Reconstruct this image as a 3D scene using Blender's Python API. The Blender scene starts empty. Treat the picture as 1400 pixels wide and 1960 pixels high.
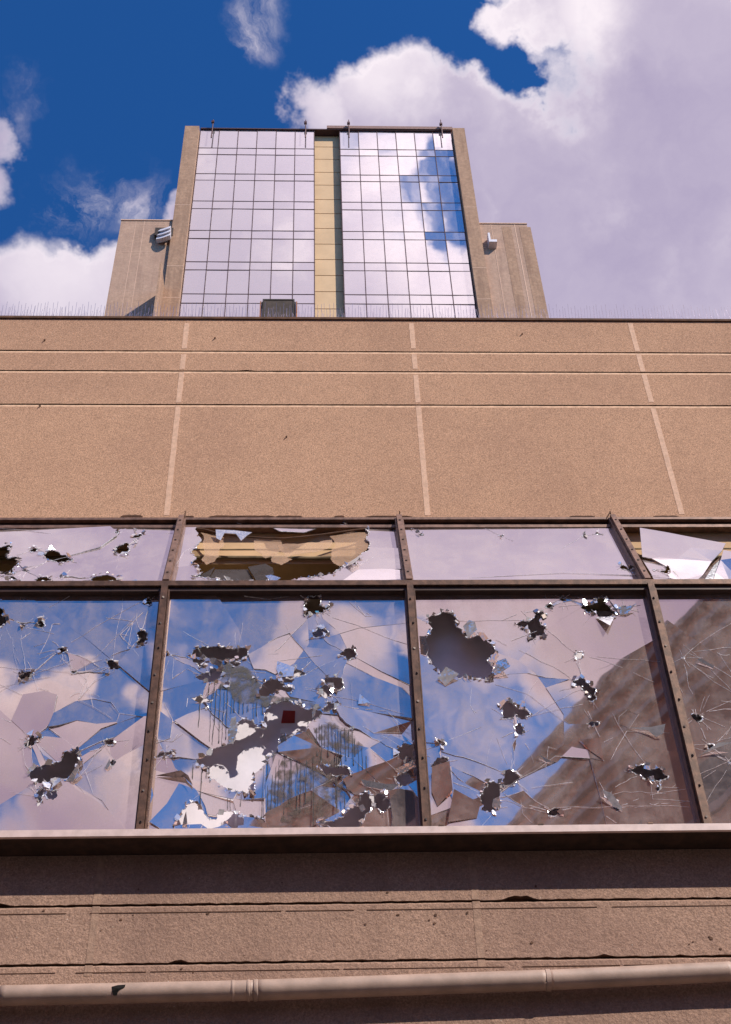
import bpy, bmesh, math, random
from mathutils import Vector, Matrix
from mathutils.geometry import delaunay_2d_cdt
R = random.Random(7)
rad = math.radians
scene = bpy.context.scene
C = scene.collection

# ------------------------------------------------------------------ camera
F, PX0, PY0 = 2600.0, 700.0, 980.0            # focal length and centre in photograph pixels
EYE = Vector((0, 0, 1.6))
up = Vector((-103, 2602, -F)).normalized()
ax = Vector((67000, 65, -F)); ax = (ax - up*ax.dot(up)).normalized()
ay = up.cross(ax)
ROT = Matrix((ax, ay, up))                    # camera space -> world
cd = bpy.data.cameras.new('camera'); cam = bpy.data.objects.new('camera', cd); C.objects.link(cam)
cam.matrix_world = Matrix.Translation(EYE) @ ROT.to_4x4()
cd.sensor_fit = 'HORIZONTAL'; cd.sensor_width = 36; cd.lens = F/1400*36
cd.clip_start = 0.05; cd.clip_end = 3000
scene.camera = cam

def ray(px, py): return ROT @ Vector((px-PX0, PY0-py, -F))
def at(px, py, Y):                            # point of the plane y = Y seen at that place
    w = ray(px, py); return EYE + w*((Y-EYE.y)/w.y)
def sky_dir(px, py): return ray(px, py).normalized()
def mir_dir(px, py):                          # direction a vertical mirror facing the street shows there
    w = sky_dir(px, py); return Vector((w.x, -w.y, w.z))

# ------------------------------------------------------------------ sun and sky
AZ, EL = rad(45), rad(41)
SUN = Vector((math.sin(AZ)*math.cos(EL), -math.cos(AZ)*math.cos(EL), math.sin(EL)))
sl = bpy.data.lights.new('sun', 'SUN'); sl.energy = 5.0; sl.angle = rad(0.53); sl.color = (1.0, .93, .84)
so = bpy.data.objects.new('sun', sl); so.rotation_euler = SUN.to_track_quat('Z', 'Y').to_euler(); C.objects.link(so)
scene.view_settings.view_transform = 'Standard'; scene.view_settings.look = 'None'
scene.view_settings.exposure = 0; scene.view_settings.gamma = 1

class NT:
    def __init__(s, tree): s.t = tree; s.L = tree.links
    def n(s, kind, **kw):
        nd = s.t.nodes.new(kind)
        for k, v in kw.items():
            if k.startswith('i_'): nd.inputs[k[2:].replace('_', ' ')].default_value = v
            else: setattr(nd, k, v)
        return nd
    def l(s, a, b): s.L.new(a, b)
    def math(s, op, a, b=None, c=None, clamp=False):
        nd = s.t.nodes.new('ShaderNodeMath'); nd.operation = op; nd.use_clamp = clamp
        for i, v in enumerate((a, b, c)):
            if v is None: continue
            if hasattr(v, 'links') or hasattr(v, 'is_output'): s.L.new(v, nd.inputs[i])
            else: nd.inputs[i].default_value = v
        return nd.outputs[0]
    def noise(s, vec, scale, detail=4, rough=.5, dist=0.0):
        nd = s.t.nodes.new('ShaderNodeTexNoise'); nd.inputs['Scale'].default_value = scale
        nd.inputs['Detail'].default_value = detail; nd.inputs['Roughness'].default_value = rough
        nd.inputs['Distortion'].default_value = dist
        if vec is not None: s.L.new(vec, nd.inputs['Vector'])
        return nd
    def ramp(s, fac, a, b, lo=0.0, hi=1.0, smooth=True):
        nd = s.t.nodes.new('ShaderNodeMapRange'); nd.interpolation_type = 'SMOOTHSTEP' if smooth else 'LINEAR'
        s.L.new(fac, nd.inputs[0])
        for i, v in enumerate((a, b, lo, hi)): nd.inputs[1+i].default_value = v
        return nd.outputs[0]
    def mix(s, fac, a, b, mode='MIX'):
        nd = s.t.nodes.new('ShaderNodeMix'); nd.data_type = 'RGBA'; nd.blend_type = mode
        for i, v in ((0, fac), (6, a), (7, b)):
            if hasattr(v, 'is_output'): s.L.new(v, nd.inputs[i])
            elif i == 0: nd.inputs[0].default_value = v
            else: nd.inputs[i].default_value = (*v, 1) if len(v) == 3 else v
        return nd.outputs[2]

world = bpy.data.worlds.new('World'); scene.world = world; world.use_nodes = True
wt = world.node_tree; wt.nodes.clear(); W = NT(wt)
tc = W.n('ShaderNodeTexCoord'); D = tc.outputs['Generated']
wn = W.noise(D, 4.5, 7, .60)
wv = W.n('ShaderNodeVectorMath', operation='SUBTRACT'); W.l(wn.outputs['Color'], wv.inputs[0]); wv.inputs[1].default_value = (.5, .5, .5)
ws = W.n('ShaderNodeVectorMath', operation='SCALE'); W.l(wv.outputs[0], ws.inputs[0]); ws.inputs['Scale'].default_value = .17
wa = W.n('ShaderNodeVectorMath', operation='ADD'); W.l(D, wa.inputs[0]); W.l(ws.outputs[0], wa.inputs[1])
DW = wa.outputs[0]
# cloud masses: (direction, radius in degrees, weight)
BL = []
def cl(px, py, r, w): BL.append((sky_dir(px, py), r, w))      # clouds seen directly
def cm(px, py, r, w): BL.append((mir_dir(px, py), r, w))      # clouds behind the camera, seen in the glass
cl(1400, 420, 9.5, 1.0); cl(1150, 470, 6.5, 1.0); cl(1400, 60, 6.2, 1.0); cl(1230, 190, 3.6, 1); cl(1270, 20, 3.8, 1.0); cl(1150, 300, 3.0, 1.0)
cl(780, 220, 2.0, 1.0); cl(680, 250, 1.9, 1.0); cl(900, 270, 2.6, 1.0); cl(590, 270, 1.8, .95); cl(530, 250, 1.1, .8); cl(1000, 310, 2.9, 1.0); cl(800, 420, 4.5, 1)
cl(1075, 50, 1.9, .95); cl(1000, 105, 1.0, .8); cl(1130, 100, 1.6, .9); cl(1010, 10, 1.2, .75); cl(700, 520, 6, 1.0)
cl(60, 600, 3.2, 1.0); cl(200, 545, 2.0, 1.0); cl(110, 500, 1.2, .9); cl(-70, 600, 2.6, 1.0); cl(-20, 240, 1.35, .85); cl(-50, 320, 1.4, .8); cl(325, 420, 1.5, 1.0); cl(0, 720, 5, 1)
cl(1000, 172, 1.2, -.7); cl(900, 150, .9, -.5); cl(1050, 180, .9, -.5)
# overhead
BL.append((Vector((0, -.05, 1)).normalized(), 17, 1.0)); BL.append((Vector((.1, -.36, 1)).normalized(), 11, 1.0)); BL.append((Vector((.45, -.42, 1)).normalized(), 11, 1.0)); BL.append((Vector((.75, -.35, 1)).normalized(), 9, 1.0)); BL.append((Vector((.5, .1, 1)).normalized(), 12, .9)); BL.append((Vector((-.32, -.22, 1)).normalized(), 11, .9))
# reflected by the tower glass
cm(450, 420, 7.5, 1.0); cm(720, 430, 5.0, 1.0); cm(880, 600, 3.6, 1.0); cm(835, 375, 1.25, -.85); cm(880, 425, 1.0, -.75); cm(850, 300, .7, -.45); cm(430, 275, .9, -.42); cm(460, 300, .7, -.35)
# reflected by the street windows
cm(-20, 1550, 3.2, 1.0); cm(120, 1600, 3.1, 1); cm(330, 1570, 3.0, .9); cm(10, 1370, 1.3, 1); cm(150, 1385, 1.0, .8); cm(290, 1450, 1.3, .8); cm(100, 1460, 1.5, .9)
cm(560, 1170, 1.7, .60); cm(700, 1210, 2.4, .62); cm(650, 1320, 1.6, .52); cm(350, 1230, 1.0, .48); cm(740, 1180, 1.6, .55)
cm(980, 1150, 3.2, .9); cm(1160, 1220, 3.6, 1); cm(870, 1170, 2.0, .8); cm(860, 1560, 1.6, .9); cm(1420, 1120, 4.5, 1); cm(1120, 1330, 1.5, .7)
# where the clouds catch the most sun
BR = [(sky_dir(110, 500), 4), (sky_dir(720, 180), 3), (sky_dir(1000, 110), 2.5), (sky_dir(600, 240), 2), (sky_dir(1150, 60), 2.0), (mir_dir(770, 470), 3.2), (mir_dir(870, 570), 4), (mir_dir(720, 320), 2.4), (mir_dir(570, 440), 1.6), (mir_dir(400, 280), 1.5),
      (mir_dir(60, 1400), 3), (mir_dir(180, 1390), 2.5), (mir_dir(340, 1440), 2), (mir_dir(420, 1550), 2), (Vector((.10, -.36, 1)).normalized(), 17)]
tot = None; brt = None
BL.sort(key=lambda b: -b[2])
for d, r, w in BL:
    dp = W.n('ShaderNodeVectorMath', operation='DISTANCE'); W.l(DW, dp.inputs[0]); dp.inputs[1].default_value = d
    rr = 2*math.sin(rad(r)/2)
    v = W.ramp(dp.outputs['Value'], rr*1.5, rr*.5, 0, w)
    tot = v if tot is None else W.math('MAXIMUM' if w > 0 else 'ADD', tot, v)
for d, r in BR:
    dp = W.n('ShaderNodeVectorMath', operation='DISTANCE'); W.l(DW, dp.inputs[0]); dp.inputs[1].default_value = d
    v = W.ramp(dp.outputs['Value'], 2*math.sin(rad(r)/2)*1.5, 0, 0, 1)
    brt = v if brt is None else W.math('MAXIMUM', brt, v)
fn = W.noise(D, 9, 9, .57)
fb = W.math('MULTIPLY_ADD', fn.outputs['Fac'], 1.5, -.75)
dens = W.math('ADD', tot, fb)
mask = W.ramp(dens, .28, .88)
# thin torn wisps in the open blue
wr = None
for d, r in ((sky_dir(500, 125), 1.1), (sky_dir(530, 75), 1.2), (sky_dir(550, 35), 1.1), (sky_dir(212, 380), 1.3), (sky_dir(130, 375), 1.4), (sky_dir(180, 300), 1.0), (sky_dir(20, 190), 1.2), (mir_dir(230, 1250), 3), (mir_dir(420, 1200), 4), (mir_dir(900, 1400), 4), (mir_dir(650, 1350), 4), (mir_dir(845, 370), 2.5)):
    dp = W.n('ShaderNodeVectorMath', operation='DISTANCE'); W.l(DW, dp.inputs[0]); dp.inputs[1].default_value = d
    v = W.ramp(dp.outputs['Value'], 2*math.sin(rad(r)/2)*1.4, 0, 0, 1)
    wr = v if wr is None else W.math('MAXIMUM', wr, v)
wm = W.n('ShaderNodeMapping'); wm.inputs['Scale'].default_value = (15, 6, 6); wm.inputs['Rotation'].default_value = (0, .3, 0); W.l(DW, wm.inputs['Vector'])
wz = W.noise(wm.outputs[0], 1.6, 8, .66, .5)
wisp = W.math('MULTIPLY', W.ramp(wz.outputs['Fac'], .44, .78, 0, .9), wr)
mask = W.math('MAXIMUM', mask, wisp)
n2 = W.noise(DW, 4.2, 6, .58)
lit = W.ramp(n2.outputs['Fac'], .30, .78)
edge = W.ramp(dens, .45, 1.0, .85, 0.0)
lit2 = W.math('ADD', W.math('MULTIPLY_ADD', brt, .75, W.math('MULTIPLY', lit, .42)), W.math('MULTIPLY', edge, W.ramp(n2.outputs['Fac'], .30, .6, .35, 1)), clamp=True)
ccol = W.mix(lit2, (.42, .36, .55), (1.02, .92, .99))
sky = W.n('ShaderNodeTexSky'); sky.sky_type = 'NISHITA'; sky.sun_disc = False
sky.sun_elevation = EL; sky.sun_rotation = math.pi - AZ; sky.air_density = 1.0; sky.dust_density = .4; sky.ozone_density = 3.0; sky.altitude = 1500
scol = W.mix(1.0, sky.outputs[0], (.20, .64, 1.12), 'MULTIPLY')
b1 = W.n('ShaderNodeBackground'); W.l(scol, b1.inputs[0]); b1.inputs[1].default_value = .15
b2 = W.n('ShaderNodeBackground'); W.l(ccol, b2.inputs[0]); 
gl = W.n('ShaderNodeVectorMath', operation='DISTANCE'); W.l(D, gl.inputs[0]); gl.inputs[1].default_value = Vector((.26, -.37, .92)).normalized()
W.l(W.ramp(gl.outputs['Value'], .42, .10, .95, 1.75), b2.inputs[1])   # cloud glow added around the direction the upper right shard mirrors
ms = W.n('ShaderNodeMixShader'); W.l(mask, ms.inputs[0]); W.l(b1.outputs[0], ms.inputs[1]); W.l(b2.outputs[0], ms.inputs[2])
wo = W.n('ShaderNodeOutputWorld'); W.l(ms.outputs[0], wo.inputs[0])

# ------------------------------------------------------------------ materials
def mat(name):
    m = bpy.data.materials.new(name); m.use_nodes = True; t = NT(m.node_tree)
    b = m.node_tree.nodes['Principled BSDF']; co = t.n('ShaderNodeTexCoord').outputs['Object']
    return m, t, b, co
def simple(name, col, rough=.6, metal=0.0, vary=.25, scale=14, bump=.0, bscale=120):
    m, t, b, co = mat(name)
    n = t.noise(co, scale, 6, .6)
    c = t.mix(t.ramp(n.outputs['Fac'], .3, .7), tuple(x*(1-vary) for x in col), tuple(min(1, x*(1+vary)) for x in col))
    t.l(c, b.inputs['Base Color']); b.inputs['Roughness'].default_value = rough; b.inputs['Metallic'].default_value = metal
    if bump:
        bn = t.n('ShaderNodeBump'); bn.inputs['Strength'].default_value = 1; bn.inputs['Distance'].default_value = bump
        t.l(t.noise(co, bscale, 4, .6).outputs['Fac'], bn.inputs['Height']); t.l(bn.outputs[0], b.inputs['Normal'])
    return m
def stucco(name, col, speck=.28, bump=.0015, grain=150, stain=.2, streak=0.0, pits=0.0):
    m, t, b, co = mat(name)
    fine = t.noise(co, grain, 4, .85); mid = t.noise(co, 11, 6, .62); big = t.noise(co, 1.1, 5, .6)
    c = t.mix(t.ramp(fine.outputs['Fac'], .33, .67), tuple(x*(1-speck) for x in col), tuple(x*(1+speck) for x in col))
    c = t.mix(t.ramp(mid.outputs['Fac'], .35, .7, 0, .32), c, tuple(x*.74 for x in col))
    c = t.mix(t.ramp(big.outputs['Fac'], .38, .68, 0, stain*1.6), c, (col[0]*.70, col[1]*.68, col[2]*.72))
    # crisp aggregate: every grain its own shade
    ag = t.n('ShaderNodeTexVoronoi'); ag.inputs['Scale'].default_value = grain*.85; t.l(co, ag.inputs['Vector'])
    ac = t.n('ShaderNodeSeparateColor'); t.l(ag.outputs['Color'], ac.inputs[0])
    c = t.mix(t.math('MULTIPLY', t.ramp(ac.outputs[0], .55, 1.0), speck*.75), c, tuple(x*.42 for x in col))
    c = t.mix(t.math('MULTIPLY', t.ramp(ac.outputs[1], .6, 1.0), speck*.55), c, tuple(min(1, x*1.7) for x in col))
    # scattered pale stones and dark pits
    vo = t.n('ShaderNodeTexVoronoi'); vo.inputs['Scale'].default_value = 34; t.l(co, vo.inputs['Vector'])
    pale = t.ramp(vo.outputs['Distance'], .10, .05)
    pick = t.n('ShaderNodeSeparateColor'); t.l(vo.outputs['Color'], pick.inputs[0])
    pale = t.math('MULTIPLY', pale, t.math('GREATER_THAN', pick.outputs[0], .86))
    c = t.mix(t.math('MULTIPLY', pale, .7), c, (.75, .68, .58))
    dk = t.math('MULTIPLY', t.ramp(vo.outputs['Distance'], .12, .06), t.math('LESS_THAN', pick.outputs[0], .07))
    c = t.mix(t.math('MULTIPLY', dk, .6), c, (.06, .04, .03))
    if streak:
        mp = t.n('ShaderNodeMapping'); mp.inputs['Scale'].default_value = (1.7, 1.7, .13); t.l(co, mp.inputs['Vector'])
        s = t.noise(mp.outputs[0], 1.3, 5, .65)
        c = t.mix(t.ramp(s.outputs['Fac'], .47, .66, 0, streak), c, (col[0]*.5, col[1]*.48, col[2]*.5))
    t.l(c, b.inputs['Base Color']); b.inputs['Roughness'].default_value = .95; b.inputs['Specular IOR Level'].default_value = .15
    h = t.math('ADD', t.math('MULTIPLY', fine.outputs['Fac'], 1.0), t.math('MULTIPLY', t.noise(co, grain*.4, 3, .6).outputs['Fac'], 1.4))
    bn = t.n('ShaderNodeBump'); bn.inputs['Strength'].default_value = 1; bn.inputs['Distance'].default_value = bump
    t.l(h, bn.inputs['Height']); t.l(bn.outputs[0], b.inputs['Normal'])
    return m
def mirror(name, tint=(.74, .75, .80), rough=.02, dust=(.08, .30), warp=.0010, wscale=2.6, dcol=(.50, .45, .47), metal=1.0):
    m, t, b, co = mat(name)
    b.inputs['Base Color'].default_value = (*tint, 1); b.inputs['Metallic'].default_value = metal; b.inputs['Roughness'].default_value = rough
    bn = t.n('ShaderNodeBump'); bn.inputs['Strength'].default_value = 1; bn.inputs['Distance'].default_value = warp
    t.l(t.noise(co, wscale, 2, .5).outputs['Fac'], bn.inputs['Height']); t.l(bn.outputs[0], b.inputs['Normal'])
    df = t.n('ShaderNodeBsdfDiffuse'); df.inputs[0].default_value = (*dcol, 1)
    n1 = t.noise(co, 3.5, 8, .68, .6); n3 = t.noise(co, 60, 3, .7)
    mp = t.n('ShaderNodeMapping'); mp.inputs['Scale'].default_value = (9, 9, .8); t.l(co, mp.inputs['Vector'])
    n4 = t.noise(mp.outputs[0], 1.5, 5, .6)
    f = t.math('MULTIPLY_ADD', n3.outputs['Fac'], .25, n1.outputs['Fac'])
    f = t.math('MULTIPLY_ADD', n4.outputs['Fac'], .35, f)
    fac = t.ramp(f, .65, 1.0, dust[0], dust[1])
    mx = t.n('ShaderNodeMixShader'); t.l(fac, mx.inputs[0]); t.l(b.outputs[0], mx.inputs[1]); t.l(df.outputs[0], mx.inputs[2])
    t.l(mx.outputs[0], m.node_tree.nodes['Material Output'].inputs[0])
    return m
def seethrough(name, col, alpha, gloss=.25):
    m, t, b, co = mat(name)
    b.inputs['Base Color'].default_value = (*col, 1); b.inputs['Roughness'].default_value = .4; b.inputs['Specular IOR Level'].default_value = .3
    n = t.noise(co, 9, 6, .6)
    t.l(t.ramp(n.outputs['Fac'], .3, .7, alpha*.75, min(1, alpha*1.25)), b.inputs['Alpha'])
    return m

M = {}
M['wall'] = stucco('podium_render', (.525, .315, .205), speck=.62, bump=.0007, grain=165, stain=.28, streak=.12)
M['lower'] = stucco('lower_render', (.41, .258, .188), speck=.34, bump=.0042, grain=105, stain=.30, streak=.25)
M['joint'] = simple('joint_sealant', (.66, .42, .29), .85, vary=.14, scale=30, bump=.0015)
M['lowjoint'] = simple('lower_joint', (.36, .225, .158), .9, vary=.2, scale=40, bump=.003)
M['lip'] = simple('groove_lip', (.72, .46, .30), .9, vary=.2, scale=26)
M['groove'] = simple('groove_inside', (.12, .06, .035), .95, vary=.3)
M['bronze'] = simple('bronze_frame', (.115, .058, .036), .5, .35, vary=.4, scale=22, bump=.0006)
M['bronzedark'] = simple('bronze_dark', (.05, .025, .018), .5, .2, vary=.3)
M['head'] = simple('head_frame', (.20, .115, .085), .5, .3, vary=.35, scale=20)
M['sill'] = simple('sill_paint', (.66, .50, .46), .5, vary=.12, scale=18)
M['screw'] = simple('screw', (.045, .03, .025), .5, .5)
M['glass'] = mirror('street_glass', tint=(.86, .70, .64), dust=(.12, .40), warp=.0008, dcol=(.46, .365, .345))
M['glasstop'] = mirror('roof_glass', tint=(.92, .82, .80), dust=(.10, .36), warp=.0012, dcol=(.60, .50, .48))
M['edge'] = simple('glass_edge', (.55, .55, .56), .3, .0, vary=.7, scale=60)
M['crack'] = simple('crack_white', (.70, .66, .70), .35, vary=.35, scale=50)
M['splinter'] = mirror('splinter', tint=(.86, .85, .88), rough=.16, dust=(.25, .6), warp=.004, wscale=30, dcol=(.8, .76, .76))
M['splinterdark'] = simple('splinter_brown', (.16, .105, .085), .25, .2, vary=.6, scale=40)
M['paint'] = simple('dried_paint', (.035, .032, .030), .6, vary=.4, scale=60)
M['board'] = simple('backing_board', (.84, .78, .84), .8, vary=.10, scale=5)
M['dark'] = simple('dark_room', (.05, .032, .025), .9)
M['beam'] = simple('cream_beam', (.66, .43, .235), .85, vary=.12, scale=5)
M['void'] = simple('pipe_hole_shade', (.006, .004, .003), 1.0)
M['under'] = simple('sill_underside_shade', (.045, .022, .014), .9, vary=.4)  # shade under the sill put into the colour, darker than the sill paint
M['soffit'] = simple('brown_soffit', (.26, .19, .11), .9, vary=.3)
M['film'] = seethrough('torn_film', (.62, .40, .26), .34)
M['smoke'] = seethrough('smoked_shard', (.05, .04, .035), .72)
M['red'] = simple('red_card', (.32, .02, .012), .6, vary=.15)
M['white'] = simple('white_card', (.85, .83, .85), .4, vary=.05)
M['pipe'] = simple('pipe_paint', (.41, .285, .225), .55, vary=.16, scale=9, bump=.0005)
M['tower'] = stucco('tower_concrete', (.44, .27, .175), speck=.16, bump=.01, grain=5, stain=.25, streak=.45)
M['wing'] = stucco('wing_concrete', (.50, .32, .225), speck=.10, bump=.01, grain=5, stain=.25, streak=.35)
M['cream'] = simple('cream_panel', (.66, .435, .24), .8, vary=.08, scale=.7)
M['grid'] = simple('tower_mullion', (.07, .030, .030), .5, .3)
M['tglass'] = mirror('tower_glass', tint=(.93, .86, .86), dust=(.17, .28), warp=.004, wscale=.35)
M['roofbar'] = simple('roof_bar', (.26, .14, .11), .7)
M['rod'] = simple('rod_red', (.07, .02, .02), .5, .3)
M['steel'] = simple('spike_steel', (.42, .35, .42), .35, .8)
M['lamp'] = simple('lamp_housing', (.018, .012, .009), .7, 0, vary=.5)
M['lampglass'] = simple('lamp_glass', (.06, .042, .034), .8, .0, vary=.35, scale=25)
M['rust'] = simple('rust_bracket', (.33, .13, .06), .8, vary=.4, scale=40)
M['vent'] = simple('vent_white', (.70, .64, .66), .6, vary=.08)
M['asphalt'] = simple('asphalt', (.055, .052, .05), .9, vary=.3, scale=3, bump=.004, bscale=90)
M['paving'] = simple('paving', (.11, .09, .075), .9, vary=.2, scale=4)
M['kerb'] = simple('kerb', (.30, .28, .26), .9)
M['brown'] = simple('opposite_wall', (.60, .27, .135), .85, vary=.25, scale=.6)
M['slab'] = simple('opposite_slab', (.52, .34, .25), .8, vary=.15, scale=1)
M['owin'] = simple('opposite_window', (.05, .04, .035), .6, 0)

# ------------------------------------------------------------------ mesh helpers
def link(name, verts, faces, mats, parent=None, mi=None, smooth=False, loc=None):
    me = bpy.data.meshes.new(name)
    if loc is not None: verts = [Vector(v)-Vector(loc) for v in verts]
    me.from_pydata([tuple(v) for v in verts], [], faces)
    for m in (mats if isinstance(mats, (list, tuple)) else [mats]): me.materials.append(m)
    if mi: me.polygons.foreach_set('material_index', mi)
    if smooth: me.polygons.foreach_set('use_smooth', [True]*len(me.polygons))
    me.validate(); me.update()
    o = bpy.data.objects.new(name, me); C.objects.link(o)
    if loc is not None: o.location = loc
    if parent: o.parent = parent; o.matrix_parent_inverse = Matrix.Identity(4)
    if parent and loc is not None: o.location = Vector(loc)-parent_loc(parent)
    elif parent: o.location = -parent_loc(parent)
    return o
def parent_loc(p):
    v = Vector(p.location)
    while p.parent: p = p.parent; v = v + p.location
    return v
def thing(name, label, cat, loc=(0, 0, 0), group=None):
    o = bpy.data.objects.new(name, None); C.objects.link(o); o.location = loc; o.empty_display_size = .2
    o['label'] = label; o['category'] = cat
    if group: o['group'] = group
    return o
class MB:
    def __init__(s): s.v = []; s.f = []; s.m = []
    def add(s, vs, fs, m=0):
        k = len(s.v); s.v += [Vector(v) for v in vs]; s.f += [tuple(i+k for i in f) for f in fs]; s.m += [m]*len(fs)
    def box(s, a, b, m=0):
        (x0, y0, z0), (x1, y1, z1) = a, b
        s.add([(x0,y0,z0),(x1,y0,z0),(x1,y1,z0),(x0,y1,z0),(x0,y0,z1),(x1,y0,z1),(x1,y1,z1),(x0,y1,z1)],
              [(0,3,2,1),(4,5,6,7),(0,1,5,4),(1,2,6,5),(2,3,7,6),(3,0,4,7)], m)
    def bar(s, a, b, w, h, n=Vector((0, -1, 0)), m=0):     # box along a->b, width w sideways, h towards n
        a, b = Vector(a), Vector(b); d = (b-a).normalized(); sd = d.cross(n).normalized(); n2 = sd.cross(d).normalized()
        vs = [p + sd*(w/2*i) + n2*(h*j) for p in (a, b) for i, j in ((-1, 0), (1, 0), (1, 1), (-1, 1))]
        s.add(vs, [(0,1,2,3),(7,6,5,4),(0,4,5,1),(1,5,6,2),(2,6,7,3),(3,7,4,0)], m)
    def tube(s, pts, r, seg=12, m=0, cap=True):
        k = len(s.v); n = len(pts); pts = [Vector(p) for p in pts]
        for i, p in enumerate(pts):
            d = (pts[min(i+1, n-1)]-pts[max(i-1, 0)]).normalized()
            a = d.cross(Vector((0, 0, 1)) if abs(d.z) < .9 else Vector((1, 0, 0))).normalized(); b = d.cross(a)
            rr = r[i] if isinstance(r, (list, tuple)) else r
            for j in range(seg):
                t = 2*math.pi*j/seg; s.v.append(p + a*(rr*math.cos(t)) + b*(rr*math.sin(t)))
        for i in range(n-1):
            for j in range(seg):
                j2 = (j+1) % seg; s.f.append((k+i*seg+j, k+i*seg+j2, k+(i+1)*seg+j2, k+(i+1)*seg+j)); s.m.append(m)
        if cap:
            s.f.append(tuple(k+j for j in range(seg))[::-1]); s.m.append(m)
            s.f.append(tuple(k+(n-1)*seg+j for j in range(seg))); s.m.append(m)
    def prism(s, poly, d, m=0):                             # flat polygon given thickness vector d
        n = len(poly); poly = [Vector(p) for p in poly]; d = Vector(d)
        s.add(poly + [p+d for p in poly], [tuple(range(n)), tuple(range(2*n-1, n-1, -1))] + [(i, i+n, (i+1) % n+n, (i+1) % n) for i in range(n)], m)
    def go(s, name, mats, parent=None, smooth=False, loc=None): return link(name, s.v, s.f, mats, parent, s.m, smooth, loc)

# ------------------------------------------------------------------ setting
YG, YW, YL, YS, YH = 5.50, 6.00, 5.56, 5.40, 5.86      # street glass, upper wall, lower wall, sill front, head of the sloped glass
XL, XR = -9.0, 10.5
g = MB(); g.box((-900, -900, -.3), (900, 900, 0)); o = g.go('ground', M['asphalt']); o['kind'] = 'structure'
g = MB(); g.box((-60, 1.2, .001), (60, YL, .13)); o = g.go('pavement', M['paving']); o['kind'] = 'structure'
g = MB(); g.box((-60, 1.05, .001), (60, 1.2, .14)); o = g.go('kerb', M['kerb']); o['kind'] = 'structure'

# ------------------------------------------------------------------ podium building
pod = thing('podium_building', 'low tan rendered building front with a band of smashed mirrored windows', 'building', (0, YL, 0))
zt = lambda py, Y, px=700: at(px, py, Y).z
ztop = zt(613, YW)
zbot = zt(990, 5.85)-.006
# upper wall: a profile with three grooves, extruded sideways in steps so its edges can waver
def groove_wall(name, mats, parent, Y, zlo, zhi, grooves, depth, gap, lip, bevel, chips, x0, x1, step, back=.25, wob=.0):
    """front face at y=Y; each groove is a real notch with a worn lower lip"""
    prof = [(zlo, 0, 0)]
    for z in sorted(grooves):
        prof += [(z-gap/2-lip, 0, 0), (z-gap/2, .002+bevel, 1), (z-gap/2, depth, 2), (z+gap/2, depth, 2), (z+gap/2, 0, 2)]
    prof.append((zhi, 0, 0))
    xs = [x0]
    while xs[-1] < x1: xs.append(min(x1, xs[-1]+step))
    v = []; f = []; mi = []
    rr = random.Random(len(name)); n = len(prof)
    ws = [[(rr.random()-.5)*wob for _ in xs] for _ in prof]
    for i, x in enumerate(xs):
        for j, (z, d, m) in enumerate(prof):
            gi = (j-1)//5 if 0 < j < n-1 else -1
            dz = 0
            if gi >= 0:
                part = (j-1) % 5
                for (cx, cg, w, hgt) in chips:
                    if cg == gi and abs(x-cx) < w:
                        k = min(1, 1.6*(1-abs(x-cx)/w))*hgt*rr.uniform(.25, .6)
                        if part in (3, 4): dz += k
                if part == 4: dz += ws[j][i]
                if part in (0, 1): dz += ws[1+5*gi][i]*.6
            v.append((x, Y+d, z+dz))
    for i in range(len(xs)-1):
        for j in range(n-1):
            a = i*n+j; f.append((a, a+n, a+n+1, a+1))
            # material by the piece between profile point j and j+1
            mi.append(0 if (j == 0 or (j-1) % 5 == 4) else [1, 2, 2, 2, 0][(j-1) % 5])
    k = len(v); v += [(x0, Y+back, zlo), (x1, Y+back, zlo), (x1, Y+back, zhi), (x0, Y+back, zhi)]
    L0 = [j for j in range(n)]; R0 = [(len(xs)-1)*n+j for j in range(n)]
    f += [(k, k+3)+tuple(L0[::-1]), (k+1,)+tuple(R0)+(k+2,), (k+1, k, k+3, k+2)]; mi += [0]*3
    f.append(tuple(i*n for i in range(len(xs)))[::-1]+(k, k+1)); mi.append(0)
    f.append(tuple(i*n+n-1 for i in range(len(xs)))+(k+2, k+3)); mi.append(0)
    return link(name, v, f, mats, parent, mi)
gz = [zt(775, YW), zt(711, YW), zt(673, YW)]
x_chip = at(470, 711, YW).x
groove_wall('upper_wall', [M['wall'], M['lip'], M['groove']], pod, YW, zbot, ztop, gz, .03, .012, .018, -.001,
            [(x_chip, 1, .06, .02)], XL, XR, .07, wob=.003)
# vertical sealant joints of the upper wall
def joint(pxa, pya, pxb, pyb, Y, w, m, name, parent, breaks=()):
    a, b = at(pxa, pya, Y-.003), at(pxb, pyb, Y-.003); b.x = a.x = (a.x+b.x)/2
    mb = MB(); zs = [a.z + (b.z-a.z)*i/60 for i in range(61)]; rr = random.Random(int(pxa))
    P = []
    for z in zs:
        P.append(((a.x-w/2+rr.uniform(-.0012, .0012)), (a.x+w/2+rr.uniform(-.0012, .0012)), z))
    for i in range(60):
        if any(abs((zs[i]+zs[i+1])/2-q) < abs(zs[1]-zs[0])*.7 for q in breaks):
            if mb.v: mb.go(name, m, parent); mb = MB()
            continue
        (l0, r0, z0), (l1, r1, z1) = P[i], P[i+1]
        y = Y-.0015
        mb.add([(l0, y, z0), (r0, y, z0), (r1, y, z1), (l1, y, z1), (l0, Y+.001, z0), (r0, Y+.001, z0), (r1, Y+.001, z1), (l1, Y+.001, z1)],
               [(0,3,2,1), (4,5,6,7), (0,4,7,3), (1,2,6,5), (0,1,5,4), (3,7,6,2)])
    return mb.go(name, m, parent)
joint(358, 618, 319, 986, YW, .036, M['joint'], 'sealant_joint', pod, gz)
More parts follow.
